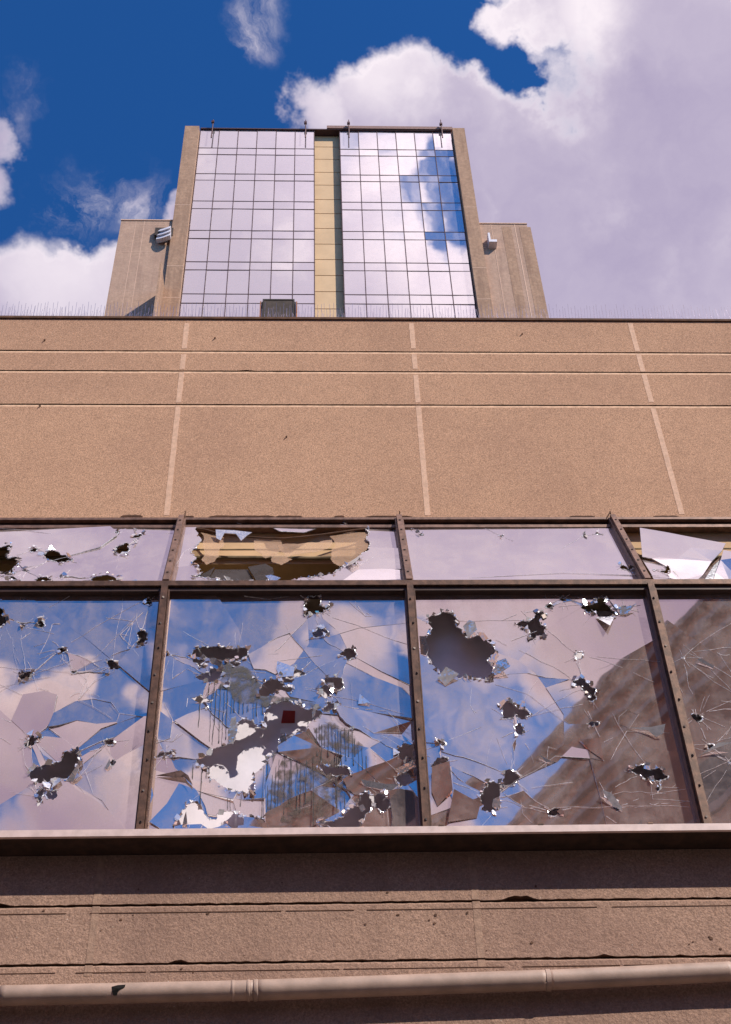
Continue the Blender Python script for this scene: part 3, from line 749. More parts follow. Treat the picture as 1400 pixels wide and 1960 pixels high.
# lower row
holes_l1 = [cA((810,560),(820,545),(832,538),(845,550),(850,570),(835,582),(820,575)), cA((-60,600),(5,560),(12,640),(40,665),(20,690),(-60,720)), cA((208,680),(225,664),(245,678),(250,690),(235,706),(212,700)),
 cA((115,690),(130,680),(145,690),(130,705)), cA((765,735),(780,722),(800,720),(820,738),(818,760),(825,775),(800,790),(790,808),(765,803),(762,790),(780,775),(768,755)),
 cA((318,825),(335,818),(350,815),(362,822),(378,828),(365,840),(345,848),(330,840)), cA((600,890),(625,884),(645,900),(655,915),(672,928),(640,932),(615,935),(605,915)), cA((575,940),(590,945),(612,955),(605,968),(590,957)),
 cD((105,55),(115,35),(140,18),(165,15),(185,30),(170,50),(150,62),(120,65)), cD((135,435),(150,410),(165,385),(180,368),(190,385),(215,380),(228,395),(205,410),(190,430),(165,435),(145,440)),
 cD((578,405),(600,395),(635,390),(636,420),(620,428),(590,422)),
 cD((165,600),(170,575),(180,555),(210,552),(230,545),(250,535),(300,532),(335,520),(348,495),(350,470),(375,462),(430,462),(442,480),(445,530),(430,575),(410,598),(380,612),(340,615),(300,628),(260,638),(225,640),(195,620)),
 cD((200,720),(195,700),(225,680),(240,672),(250,690),(232,720),(225,760),(208,772),(212,740)), cD((255,705),(275,690),(310,680),(328,680),(322,710),(300,735),(270,732)), cD((615,520),(635,505),(650,520),(640,540),(620,545)),
 cD((395,15),(412,10),(430,20),(410,28))]
cr1 = [cD((-60,350),(60,420),(130,440),(250,380),(350,390),(440,462)), cD((440,462),(580,400),(640,385),(820,260)), cD((60,300),(130,150),(250,130),(320,150),(300,250),(270,330),(350,390)), cD((300,250),(420,180),(520,165),(620,185),(668,250),(650,300),(540,310),(430,290),(330,320),(270,330)),
       cD((668,250),(800,270),(860,270)), cD((370,620),(430,680),(520,730),(660,840)), cD((445,470),(480,580),(520,700)), cD((640,400),(690,560),(740,640)), cD((-60,700),(100,640),(170,600)), cD((650,300),(700,350),(820,300)), cD((60,300),(-60,250)), cD((130,150),(-60,60))]
w1l, okl1 = pane('window', pod, FL, lowr(1), holes_l1, M['glass'], 21, 5, bias=2.0, base=.008, amps=((150, 1480, 330, .028), (60, 1560, 300, .02)), cracks=cr1, stars=((40,1225),(100,1195),(165,1300),(230,1215),(60,1280),(150,1340),(255,1190)), nstar=4,
     flaps=[(cD((372,630),(440,560),(450,575),(410,640)), .3, .3, 0), (cD((300,632),(335,618),(345,640),(315,665),(290,680)), .4, -.3, 0), (cD((240,645),(290,640),(280,680),(250,672)), -.3, -.2, 0), (cD((585,560),(615,520),(620,545),(600,570)), .5, .2, 0)])
big_l2 = cE((280,612),(320,600),(350,580),(390,555),(420,545),(450,540),(465,510),(460,480),(480,435),(510,425),(540,435),(555,455),(575,465),(605,470),(590,440),(595,400),(620,370),(650,355),(700,345),(740,355),(770,372),(830,378),(855,388),(850,420),(820,425),(805,445),(790,470),(770,500),(740,505),(700,510),(680,500),(660,530),(655,560),(640,590),(600,605),(600,630),(575,660),(545,680),(540,700),(550,740),(545,770),(510,780),(480,765),(440,765),(420,750),(390,735),(350,705),(335,680),(320,650),(290,640))
holes_l2 = [big_l2, cB((755,590),(760,545),(775,520),(780,486),(835,486),(845,500),(840,535),(870,545),(890,520),(895,545),(860,570),(820,582),(780,585)), cB((790,695),(810,672),(830,655),(860,655),(880,665),(885,690),(865,690),(835,700),(810,698)),
 cB((945,795),(955,775),(975,758),(1010,760),(1032,785),(1025,810),(1000,812),(985,825),(975,800)), cE((258,130),(265,105),(290,95),(370,90),(400,95),(440,100),(500,95),(522,108),(520,130),(490,148),(480,158),(455,146),(420,160),(390,163),(340,152),(300,143),(262,138)),
 cE((262,150),(280,143),(310,150),(322,170),(310,190),(290,180),(270,165)), cE((272,230),(300,215),(330,212),(350,195),(380,200),(402,210),(395,235),(370,255),(340,258),(300,245)), cE((435,165),(455,158),(485,170),(478,180),(455,182)),
 cE((410,255),(425,250),(435,265),(425,280),(412,270)), cE((246,325),(280,322),(300,316),(330,330),(355,338),(325,350),(335,368),(320,380),(305,350),(270,340)),
 cE((570,290),(585,265),(620,245),(650,240),(690,270),(680,280),(720,275),(725,290),(700,305),(680,292),(640,305),(610,320),(575,320)), cE((665,235),(690,222),(725,235),(735,248),(720,262),(690,262),(670,250)), cE((728,200),(740,192),(785,220),(760,230),(732,238)),
 cE((845,285),(870,268),(890,275),(905,300),(895,325),(875,330),(855,315)), cE((870,245),(940,235),(958,262),(945,290),(925,305),(918,280),(905,262),(880,262)), cE((862,378),(885,365),(880,350),(920,355),(930,340),(932,370),(900,385),(870,392)),
 cE((850,650),(860,630),(900,640),(940,645),(985,655),(990,672),(1000,690),(960,690),(930,690),(900,680),(870,670)), cE((1205,575),(1230,555),(1245,528),(1290,530),(1300,560),(1285,570),(1290,640),(1270,640),(1255,600),(1240,620),(1220,600)),
 cE((1190,690),(1240,675),(1270,690),(1290,700),(1250,735),(1220,740),(1205,710)), cE((95,600),(110,580),(140,578),(165,570),(175,582),(150,595),(120,600)),
 cE((175,925),(195,890),(215,850),(240,820),(270,812),(300,840),(340,890),(370,885),(375,865),(410,852),(450,855),(480,870),(500,900),(498,925)), cE((540,880),(560,870),(590,890),(600,910),(550,895)),
 cE((850,897),(900,888),(960,880),(985,845),(990,820),(1030,825),(1035,790),(1060,765),(1120,770),(1150,775),(1175,800),(1170,835),(1140,860),(1120,840),(1090,830),(1080,860),(1060,880),(1040,925),(860,925)), cE((1000,458),(1008,465),(1002,475),(993,468)),
 cE((550,240),(560,236),(565,248),(555,252)), cE((155,128),(163,126),(162,134))]
cr2 = [cE((590,935),(600,640),(655,560),(740,505),(800,470),(860,560),(1000,610),(1080,560),(1180,500),(1260,540),(1320,560)), cE((90,540),(160,515),(170,430),(130,350)), cE((160,450),(240,405),(330,370),(420,400),(440,440)), cE((655,170),(740,195),(700,240),(590,265)), cE((940,150),(1100,230),(1230,280),(1290,340)), cE((980,420),(1100,490),(1230,490)), cE((280,612),(200,600),(90,610)),
       cE((90,690),(200,680),(250,710),(290,800)), cE((850,400),(980,410)), cE((520,115),(600,128),(660,125)), cE((1035,320),(1085,360),(1028,360),(1035,320)), cE((240,330),(235,370),(250,410)), cE((660,560),(600,730),(600,925)), cE((760,480),(850,560),(1000,610),(1150,740),(1300,760)), cE((860,560),(990,540),(1080,560),(1200,660)), cE((1000,690),(1040,760)),
       cE((300,700),(330,760),(430,790),(500,800),(600,790))]
w2l, okl2 = pane('window', pod, FL, lowr(2), holes_l2, M['glass'], 22, 16, bias=1.9, base=.010, amps=((420, 1540, 260, .05), (700, 1480, 250, .05), (560, 1330, 200, .02), (760, 1400, 160, .04)), cracks=cr2, fixed=tuple((a, b, -.085+.02*math.sin(a), .045+.02*math.sin(b)) for a, b in ((560,1500),(585,1570),(650,1450),(700,1530),(760,1490),(620,1540),(600,1420),(740,1560),(790,1570),(540,1560),(700,1480),(660,1500),(630,1480),(570,1440),(780,1450),(520,1570),(730,1500))), stars=((330,1300),(420,1400),(700,1180),(760,1380),(650,1560),(720,1450),(330,1420)),
     flaps=[(cE((655,168),(735,195),(728,232),(665,236),(650,200)), .05, .12, 0), (cE((1035,320),(1085,360),(1028,360)), .15, .2, 0), (cE((340,152),(400,165),(395,185),(350,170)), .2, .5, 0), (cE((445,445),(465,440),(470,500),(448,540),(430,545),(425,500)), .1, .3, 0),
            (cE((95,690),(210,680),(245,705),(265,745),(225,710),(150,700)), .2, .2, 1), (cE((895,262),(915,268),(912,292),(898,285)), .5, .1, 0), (cE((1040,715),(1150,735),(1215,740),(1180,760),(1060,740)), .1, .5, 0), (cE((1200,660),(1280,640),(1295,670),(1230,680)), .4, .3, 0),
            (cE((850,920),(880,922),(852,896)), .5, .3, 0), (cE((665,520),(690,510),(698,535),(675,545)), .5, .4, 0), (cE((1030,835),(1050,830),(1062,852),(1045,860)), .5, .3, 0), (cE((225,890),(235,870),(240,920),(215,925)), .5, .3, 0), (cE((815,395),(832,385),(830,415),(815,425)), .5, .1, 0)])
holes_l3 = [cF((90,150),(115,130),(150,115),(195,125),(217,152),(210,178),(240,190),(262,230),(300,215),(345,240),(365,265),(385,295),(345,330),(370,355),(360,390),(340,412),(300,405),(220,405),(185,385),(160,395),(140,375),(115,350),(90,340),(85,300),(65,240),(95,210)),
 cF((470,170),(490,158),(540,150),(552,120),(575,118),(600,125),(595,140),(570,155),(575,170),(600,180),(598,210),(560,220),(520,236),(530,205),(515,185),(485,180)), cF((598,85),(615,80),(635,92),(620,100),(602,97)), cF((655,60),(670,48),(685,50),(685,65),(668,70)),
 cF((750,95),(770,80),(815,78),(822,55),(840,52),(855,65),(875,95),(905,130),(880,140),(830,138),(800,120),(770,110)), cF((905,100),(940,88),(970,102),(940,106)), cF((718,305),(740,290),(762,295),(755,312),(730,318)),
 cF((720,412),(760,402),(775,420),(790,435),(815,450),(818,490),(800,505),(785,500),(780,465),(745,435),(715,430)), cF((392,520),(415,505),(445,503),(475,530),(500,535),(530,560),(510,580),(490,578),(470,560),(440,575),(405,580)), cF((475,600),(490,595),(500,620),(495,648),(475,645)),
 cF((965,800),(1000,782),(1025,775),(1040,800),(1060,795),(1090,790),(1125,825),(1110,842),(1060,845),(1020,835),(990,820)), cF((1075,880),(1090,855),(1095,870),(1085,895)), cF((610,980),(630,968),(660,962),(662,985),(640,1000),(615,1000)),
 cF((415,820),(420,800),(450,800),(478,820),(480,850),(455,870),(425,870)), cF((318,930),(330,890),(350,850),(375,848),(405,860),(400,900),(390,925),(400,950),(385,975),(350,980),(320,975)), cF((100,785),(130,745),(175,750),(185,780),(150,775),(115,792)), cF((135,680),(150,675),(165,690),(150,700)),
 cF((780,600),(800,588),(830,590),(825,608),(800,612)), cF((845,900),(870,905),(880,920),(860,918)), cF((890,950),(905,945),(918,975),(905,980))]
cr3 = [cF((60,370),(130,360),(185,385)), cF((340,412),(440,385),(520,380),(600,400),(720,412)), cF((95,700),(190,780),(200,890),(320,950)), cF((200,890),(170,1050)), cF((310,1000),(400,900),(480,840),(560,800),(650,760),(720,690),(780,600),(830,560)), cF((380,430),(520,470),(640,560),(700,600),(780,600)),
       cF((720,690),(850,680),(890,660)), cF((560,800),(640,740),(800,750),(850,760),(820,700)), cF((860,1000),(905,1030)), cF((915,570),(950,540),(1000,560),(960,620),(915,600),(915,570)), cF((490,930),(500,990),(540,1030)), cF((450,240),(560,200),(600,180))]
w3l, okl3 = pane('window', pod, FL, lowr(3), holes_l3, M['glass'], 23, 6, bias=1.7, base=.005, amps=((880, 1560, 150, .04), (1090, 1430, 140, .035), (1240, 1400, 90, .03)), cracks=cr3, stars=((900,1350),(850,1420),(1050,1430),(1200,1400),(1250,1530)), nstar=2,
     flaps=[(cF((815,142),(880,140),(892,150),(872,195),(845,170)), .05, -.35, 0), (cF((240,190),(265,170),(290,178),(300,205),(262,232)), .1, .3, 0), (cF((300,205),(330,215),(350,240),(330,245)), .4, .2, 0), (cF((50,245),(75,250),(92,290),(80,308),(58,300)), .4, .5, 0), (cF((350,330),(380,300),(395,320),(372,345)), .4, .1, 0), (cF((385,350),(420,345),(442,375),(400,392),(360,400)), .3, .3, 0),
            (cF((855,62),(880,95),(912,130),(920,135),(900,110)), .5, .5, 0), (cF((910,106),(965,106),(985,100),(950,130),(920,132)), .2, .3, 0), (cF((130,410),(165,372),(222,400),(190,420),(165,440),(150,425)), .1, .3, 0), (cF((105,800),(180,780),(195,895),(130,960),(105,900)), .05, .12, 4), (cF((200,895),(315,950),(300,1010),(175,1030)), -.06, .10, 4),
            (cF((965,620),(1050,625),(1110,620),(1105,650),(1075,660),(1040,635)), .2, .4, 0), (cF((838,900),(880,915),(920,960),(930,980),(890,960),(865,935)), .2, .4, 0), (cF((565,738),(625,770),(600,768)), .3, .5, 0), (cF((745,670),(830,672),(850,760),(790,720)), .1, .1, 4), (cF((400,540),(440,500),(400,510)), .4, .1, 0), (cF((1025,772),(1050,780),(1040,800)), .4, .4, 0), (cF((470,510),(500,505),(515,528),(490,535)), .3, .2, 0),
            (cF((370,935),(395,930),(402,955),(385,975),(365,960)), .4, .3, 0)])
w4l, okl4 = pane('window', pod, FL, lowr(4), [cF((1228,565),(1240,555),(1275,575),(1262,592),(1240,580)), cF((1385,765),(1398,760),(1402,770)), cF((1185,312),(1198,310),(1196,320)), cF((1300,690),(1318,688),(1322,706),(1304,712)), cF((1450,500),(1500,480),(1540,520),(1490,560))], M['glass'], 24, 3, base=.002,
     stars=((1340,1260),(1360,1440),(1385,1240)), nstar=2, flaps=[(cF((1250,330),(1265,328),(1325,355),(1320,362)), .2, .5, 0), (cF((1260,740),(1340,700),(1400,702),(1330,718)), .1, .4, 0)])
for i in (0, 5): pane('window', pod, FL, lowr(i), [], M['glass'], 30+i, 4, base=.004)

# dried dark paint thrown at the second lower window
pd = MB(); rr = random.Random(3)
def drip(px, py0, py1, w):
    u, v0 = FL.uv(px, py0); _, v1 = FL.uv(px, py1); n = max(4, int((v0-v1)/.012)); x = u
    for i in range(n):
        a, b = v0+(v1-v0)*i/n, v0+(v1-v0)*(i+1)/n; nx = x+rr.gauss(0, .0007)
        ww = w*(.7+.5*math.sin(i*.9+px)*.3)*(1.5 if i == n-1 else 1)
        if okl2((x+nx)/2, (a+b)/2): pd.prism([FL.p(x-ww/2, a, .006), FL.p(nx-ww/2, b, .006), FL.p(nx+ww/2, b, .006), FL.p(x+ww/2, a, .006)], -FL.n*.004)
        x = nx
for x, a, b in ((355,300,570),(375,290,560),(392,270,540),(410,300,550),(428,240,520),(445,320,400),(455,340,395),(478,340,400),(500,350,400),(520,360,390),(545,350,430),(560,350,410),(585,355,400),(298,355,500),(265,640,700),(310,620,820),(330,640,700),(345,660,720),
                (595,600,915),(612,600,870),(635,580,900),(650,560,880),(665,540,860),(688,540,870),(715,560,820),(722,600,800),(745,560,850),(765,560,860),(790,570,820),(820,560,915),(835,470,600),(848,450,580),(860,455,640),(875,460,560),(890,450,600),(905,460,570),(925,470,800),(935,460,640),(950,480,660),(965,470,620),
                (985,480,600),(1000,490,640),(1010,520,600),(1028,560,700),(1045,560,660),(1065,600,680),(340,260,330),(365,250,330),(965,780,860),(930,760,840),(425,790,840),(437,790,860),(487,770,830)):
    p = cE((x, a), (x, b)); drip(p[0][0], p[0][1], p[1][1], rr.uniform(.0022, .0052))
pd.go('paint_drips', M['paint'], w2l)['kind'] = 'stuff'
# thin smear of the same paint
m, t, b, co = mat('paint_smear'); b.inputs['Base Color'].default_value = (.09, .082, .072, 1); b.inputs['Roughness'].default_value = .7
n1 = t.noise(co, 14, 7, .7); t.l(t.ramp(n1.outputs['Fac'], .36, .62, .10, .86), b.inputs['Alpha']); M['smear'] = m
m, t, b, co = mat('paint_mist'); b.inputs['Base Color'].default_value = (.10, .07, .055, 1); b.inputs['Roughness'].default_value = .7
n1 = t.noise(co, 22, 7, .7); t.l(t.ramp(n1.outputs['Fac'], .40, .66, .0, .85), b.inputs['Alpha']); M['mist'] = m
def smear(pts, m, name):
    q = jag([FL.uv(*p) for p in pts], rr, .12); vs = [Vector(p) for p in q]; n = len(vs)
    x0, x1 = min(p.x for p in vs), max(p.x for p in vs); y0, y1 = min(p.y for p in vs), max(p.y for p in vs)
    es = [(i, (i+1) % n) for i in range(n)]
    for i in range(1, 26):
        for j in range(1, 26): vs.append(Vector((x0+(x1-x0)*i/26, y0+(y1-y0)*j/26)))
    r = delaunay_2d_cdt(vs, es, [], 0, 1e-5); mb = MB()
    for f in r[2]:
        P = [r[0][i] for i in f]; c_ = (sum(p.x for p in P)/3, sum(p.y for p in P)/3)
        if inside(c_, q) and okl2(*c_): mb.add([FL.p(p.x, p.y, .0050) for p in P], [(0, 1, 2)])
    bmx = bmesh.new(); o = mb.go(name, m, w2l); bmx.from_mesh(o.data); bmesh.ops.remove_doubles(bmx, verts=bmx.verts, dist=1e-5); bmx.to_mesh(o.data); bmx.free()
smear(cE((395,175),(430,165),(480,180),(540,215),(590,270),(600,300),(640,320),(720,330),(800,345),(860,370),(840,380),(760,365),(700,345),(640,358),(600,375),(560,350),(500,355),(460,345),(440,310),(420,290),(380,290),(400,230)), M['smear'], 'paint_smear')
smear(cE((650,560),(700,510),(770,500),(800,480),(850,560),(860,600),(1000,700),(1000,760),(900,880),(600,915),(600,720)), M['mist'], 'paint_smear')
smear(cE((820,470),(900,440),(980,470),(1010,500),(1060,560),(1000,600),(900,560),(850,540)), M['mist'], 'paint_smear')

# red card and white tag on the inner board
r_ = MB(); Yb = YG+.139
pp = [at(*p, Yb) for p in cE((682,388),(737,390),(735,445),(672,445))]; r_.prism(pp, (0, -.004, 0)); o = r_.go('red_card', M['red'], loc=tuple(pp[0])); o['label'] = 'small dark red square card stuck inside the big hole of the paint-splashed window'; o['category'] = 'card'
r_ = MB(); pp = [at(*p, Yb-.02) for p in cE((670,472),(700,468),(720,482),(714,502),(667,490))]; r_.prism(pp, (0, -.003, 0)); o = r_.go('white_tag', M['white'], loc=tuple(pp[0])); o['label'] = 'small bright white tag just below the dark red card'; o['category'] = 'tag'

# ------------------------------------------------------------------ drain pipe on the lower wall
Yp, rp = YL-.058, .043
ctr = [(-900, 1917), (0, 1906.5), (490, 1896), (1050, 1876.5), (1400, 1860), (2100, 1838)]
P = [at(a, b, Yp) for a, b in ctr]
pipe = thing('drain_pipe', 'long pale painted pipe along the foot of the lower wall, holed near its left end', 'pipe', tuple(P[1]))
def along(px):
    for a, b, A, B in zip(ctr, ctr[1:], P, P[1:]):
        if a[0] <= px <= b[0]: return A+(B-A)*((px-a[0])/(b[0]-a[0]))
for i, (a, b) in enumerate(zip(P, P[1:])):
    t_ = MB(); n_ = 40; t_.tube([a+(b-a)*k/n_ for k in range(n_+1)], rp-(.0012 if i % 2 else 0), 40); t_.go('pipe_length', M['pipe'], pipe, smooth=True)
for px, w_, dr_ in ((490, .010, .0022), (476, .006, .0014), (446, .006, .001)):
    c_ = along(px); t_ = MB(); d = Vector((1, 0, .03)).normalized(); t_.tube([c_-d*w_*1.0, c_-d*w_*.6, c_+d*w_*.6, c_+d*w_*1.0], [rp+.0005, rp+dr_, rp+dr_, rp+.0005], 40); t_.go('socket', M['pipe'], pipe, smooth=True)
c_ = along(1049); t_ = MB(); 
t_.tube([c_-Vector((.010, 0, 0)), c_+Vector((.010, 0, 0))], rp+.0025, 40)
t_.box((c_.x-.008, c_.y, c_.z-.012), (c_.x+.008, YL, c_.z+.012)); t_.box((c_.x-.006, c_.y+.01, c_.z+rp*.8), (c_.x+.006, YL, c_.z+rp+.010)); t_.go('pipe_clip', M['pipe'], pipe)
# the break in the pipe: a jagged patch on its skin, coloured near black for the unlit inside
hp = [(217,1889),(228,1886),(243,1885),(242,1890),(234,1894),(229,1898),(226,1906),(219,1906),(218,1898)]
hb = MB(); ring = []
c0 = along(228)
for px, py in hp:
    w = ray(px, py); dx = w*((Yp-EYE.y)/w.y)+EYE; dz = dx.z-along(px).z
    # angle round the pipe facing the viewer
    vd = -Vector((0, w.y, w.z)).normalized(); s_ = max(-.98, min(.98, dz*vd.y*-1/rp)); pv = Vector((0, -vd.z, vd.y))
    if pv.z < 0: pv = -pv
    off = pv*(s_*rp)+vd*(math.sqrt(1-s_*s_)*rp+.0015); ring.append(Vector((dx.x, along(px).y, along(px).z))+off)
k = len(ring); cc = sum(ring, Vector())/k; cc += Vector((0, -.9, .3))*.007
hb.add(ring+[cc], [(i, (i+1) % k, k) for i in range(k)]); hb.go('broken_hole', M['void'], pipe)

# ------------------------------------------------------------------ bird spikes, floodlight on the parapet
zc = ztop+.022; YB = YW+.04
sp0 = MB(); LEN = .5
sp0.box((0, -.012, 0), (LEN, .012, .003))
rs = random.Random(5); k = 22
for i in range(k):
    x = (i+.5)*LEN/k
    for dy, dx in ((-.25, 0), (.0, rs.uniform(-.05, .05)), (.25, rs.uniform(-.06, .06)))[:: 1 if i % 2 else 2]:
        L = rs.uniform(.11, .17); sp0.tube([(x, 0, .003), (x+dx*L*2+rs.uniform(-.006, .006), dy*L, .003+L)], .0011, 3, cap=False)
first = None
x = XL+.1; ns = 0
nstrip = int((XR-XL-.2)/(LEN+.01))
x_lo, x_hi = at(-60, 610, YW).x, at(1460, 610, YW).x
lamp_x = (at(497, 600, YB).x, at(570, 600, YB).x)
x = x_lo-LEN
while x < x_hi+LEN:
    if first is None:
        first = sp0.go('bird_spikes', M['steel']); o = first
        o['label'] = 'strip of thin upright wire bird spikes along the parapet top'; o['category'] = 'bird spikes'; o['group'] = 'bird spike strips along the parapet'
    else: o = first.copy(); C.objects.link(o)
    o.location = (x, YB-.01, zc+.0005); x += LEN+.004
fl_c = at(533.5, 590, YB+.13); fl = thing('floodlight', 'black rectangular floodlight standing among the bird spikes on the parapet', 'floodlight', (fl_c.x, YB+.13, zc))
pa, pb = at(497, 612, YB+.1), at(570, 570, YB+.1); w_ = pb.x-pa.x; hgt = pb.z-zc
# housing: a box with rounded corners, tipped slightly down
bmh = bmesh.new(); bmesh.ops.create_cube(bmh, size=1); bmesh.ops.scale(bmh, vec=(w_-.02, .10, hgt-.012), verts=bmh.verts); bmesh.ops.bevel(bmh, geom=bmh.edges[:], offset=.014, segments=3, affect='EDGES')
me = bpy.data.meshes.new('housing'); bmh.to_mesh(me); bmh.free(); me.materials.append(M['lamp']); o = bpy.data.objects.new('housing', me); C.objects.link(o); o.parent = fl; o.location = (0, .03, hgt/2+.004)
b_ = MB(); hw, hh = (w_-.02)/2-.022, (hgt-.012)/2-.02
b_.box((-hw, -.0245, hgt/2-hh+.004), (hw, -.018, hgt/2+hh+.004)); b_.go('front_glass', M['lampglass'], fl).location = (0, 0, 0)
fr_ = MB()
for a, b in (((-hw-.012, -.0285, hgt/2-hh-.006), (-hw, -.019, hgt/2+hh+.014)), ((hw, -.0285, hgt/2-hh-.006), (hw+.012, -.019, hgt/2+hh+.014)), ((-hw+.0005, -.0285, hgt/2+hh+.0025), (hw-.0005, -.019, hgt/2+hh+.014)), ((-hw+.0005, -.0285, hgt/2-hh-.006), (hw-.0005, -.019, hgt/2-hh+.0035))): fr_.box(a, b)
fr_.go('glass_frame', M['lamp'], fl).location = (0, 0, 0)
br = MB()
for s in (-1, 1): br.box((s*(w_/2-.004)-.004, -.02, 0), (s*(w_/2-.004)+.004, .06, hgt*.93))
br.box((-w_/2+.0005, -.02, -.0001), (w_/2-.0005, .06, .004)); br.go('bracket', M['rust'], fl).location = (0, 0, 0)
for s in (-.052, .048):
    kb = MB(); kb.tube([(s, .01, hgt-.006), (s, .01, hgt+.006), (s, .01, hgt+.013)], [.008, .009, .004], 12); kb.go('catch', M['lamp'], fl).location = (0, 0, 0)

# ------------------------------------------------------------------ tower behind
YT = 45.0
tow = thing('glass_tower', 'tall tower with mirrored glass front, tan piers and a cream strip down its middle', 'building', (0, YT+6, 0))
PD = .45
ylist = [249, 283.8, 296.2, 333, 345.5, 385.3, 400, 441.5, 457, 501.5, 517, 563, 580.7]
zl = [at(500, y, YT).z for y in ylist]
pitch = (zl[1]-zl[11])/5
zl += [zl[11]-pitch]
gx = dict(L=(at(343.5, 606, YT).x+.0, at(602.5, 606, YT).x), R=(at(660.5, 606, YT).x, at(914, 606, YT).x))
ztt = zl[0]
gm = MB()
for side, (x0, x1) in gx.items():
    cw = (x1-x0)/6
    for r_i in range(len(zl)-1):
        za, zb_ = zl[r_i], zl[r_i+1]; small = r_i % 2 == 1
        for c_i in range(6):
            xx0, xx1 = x0+cw*c_i+.026, x0+cw*(c_i+1)-.026; z0, z1 = zb_+.023, za-.023
            tx, tz = R.gauss(0, .0045), R.gauss(0, .0035); hx, hz_ = (xx1-xx0)/2, (z1-z0)/2; cx, cz = (xx0+xx1)/2, (z0+z1)/2
            vs = [(sx*hx, sx*hx*tx+sz*hz_*tz, sz*hz_) for sx, sz in ((-1, -1), (1, -1), (1, 1), (-1, 1))]
            vs = [Vector((a+cx, b+YT, c_+cz)) for a, b, c_ in vs]
            q = MB(); q.prism(vs, (0, .03, 0)); q.go('spandrel_pane' if small else 'glass_pane', M['tglass'], tow)
    for c_i in range(7):
        x = x0+cw*c_i; gm.box((x-.025, YT-.03, zl[-1]-8), (x+.025, YT+.05, ztt+.0))
    for r_i, z in enumerate(zl): gm.box((x0-.034, YT-.018, z-.022), (x1+.034, YT+.045, z+.022))
gm.go('window_grid', M['grid'], tow)
zlow = zl[-1]-.033
b_ = MB()
for x0, x1 in gx.values(): b_.box((x0, YT+.01, ztop-.4), (x1, YT+.05, zlow))
b_.go('lower_glazing', M['tglass'], tow)
# core behind the glass
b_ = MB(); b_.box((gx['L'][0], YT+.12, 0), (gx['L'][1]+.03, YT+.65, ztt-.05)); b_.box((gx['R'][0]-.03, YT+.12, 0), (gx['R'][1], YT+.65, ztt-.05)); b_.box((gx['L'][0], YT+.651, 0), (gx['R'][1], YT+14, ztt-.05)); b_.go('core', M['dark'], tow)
# cream strip, recessed, in panels
YC = YT+.40
cy = [249, 281, 304.5, 329.5, 354, 381.5, 408.5, 437, 467, 496.5, 527, 558, 591, 625]
cz = [at(628, y, YC).z for y in cy]
xc0, xc1 = gx['L'][1]+.03, gx['R'][0]-.03
b_ = MB(); b_.box((xc0, YC+.03, 0), (xc1, YC+.1, cz[0]+.02)); b_.go('strip_backing', M['groove'], tow)
bcut = MB()
for a, b in zip(cz, cz[1:]):
    q = MB(); q.box((xc0, YC, b+.03), (xc1, YC+.029, a-.03)); q.go('cream_panel', M['cream'], tow)
b_ = MB(); b_.box((xc0, YC, 0), (xc1, YC+.029, cz[-1])); b_.go('cream_panel', M['cream'], tow)
b_ = MB()
b_.box((gx['L'][1]-.024, YT+.051, 0), (gx['L'][1]+.0295, YC+.1, ztt)); b_.box((gx['R'][0]-.0295, YT+.051, 0), (gx['R'][0]+.024, YC+.1, ztt)); b_.go('strip_return', M['cream'], tow)
# the core must not fill the recess
# piers
pL0, pL1 = at(307, 606, YT-PD).x, at(343, 606, YT-PD).x
pR0, pR1 = at(916.5, 606, YT-PD).x, at(946, 606, YT-PD).x
zpL, zpR = at(370, 240.5, YT-PD).z, at(880, 244.5, YT-PD).z
for x0, x1, zz, sgn in ((pL0, gx['L'][0]-.035, zpL, 0), (gx['R'][1]+.035, pR1, zpR, 1)):
    b_ = MB(); zs = [0]+[z for z in (at(900, y, YT-PD).z for y in (572, 512, 396)[::1]) if z > 0]+[zz]
    zs = sorted(zs)
    b_.box((x0, YT-PD, 0), (x1, YT+14, zz), 0)
    for z in zs[1:-1]: b_.box((x0-.004, YT-PD-.006, z-.02), (x1+.004, YT-PD+.3, z+.02), 1)
    o = b_.go('pier', [M['tower'], M['joint']], tow)
# roof edge and gutter bar
b_ = MB(); b_.box((gx['L'][0], YT-.10, ztt+.001), (gx['R'][1], YT+.6, ztt+.10)); b_.go('roof_edge', M['grid'], tow)
b_ = MB(); b_.box((at(626, 247, YT).x, YT-.16, ztt+.10), (gx['R'][1]+.1, YT+.3, ztt+.42)); b_.go('coping', M['roofbar'], tow)
b_ = MB(); p_ = at(628, 262, YT+.1); b_.box((xc1-.75, YT-.35, ztt-.5), (xc1-.62, YT+.45, ztt-.4)); 
for px in (406, 585, 668, 846):
    a, b = at(px, 263, YT-.35), at(px, 229, YT-.35); x = at(px, 250, YT-.35).x
    q = MB(); q.tube([(x, YT-.35, a.z), (x+.02, YT-.35, b.z)], [.045, .03], 8); q.box((x-.09, YT-.42, ztt+.28), (x+.09, YT-.28, ztt+.48)); q.box((x-.03, YT-.3, ztt+.03), (x+.03, YT+.1, ztt+.11)); q.go('roof_rod', M['rod'], tow)
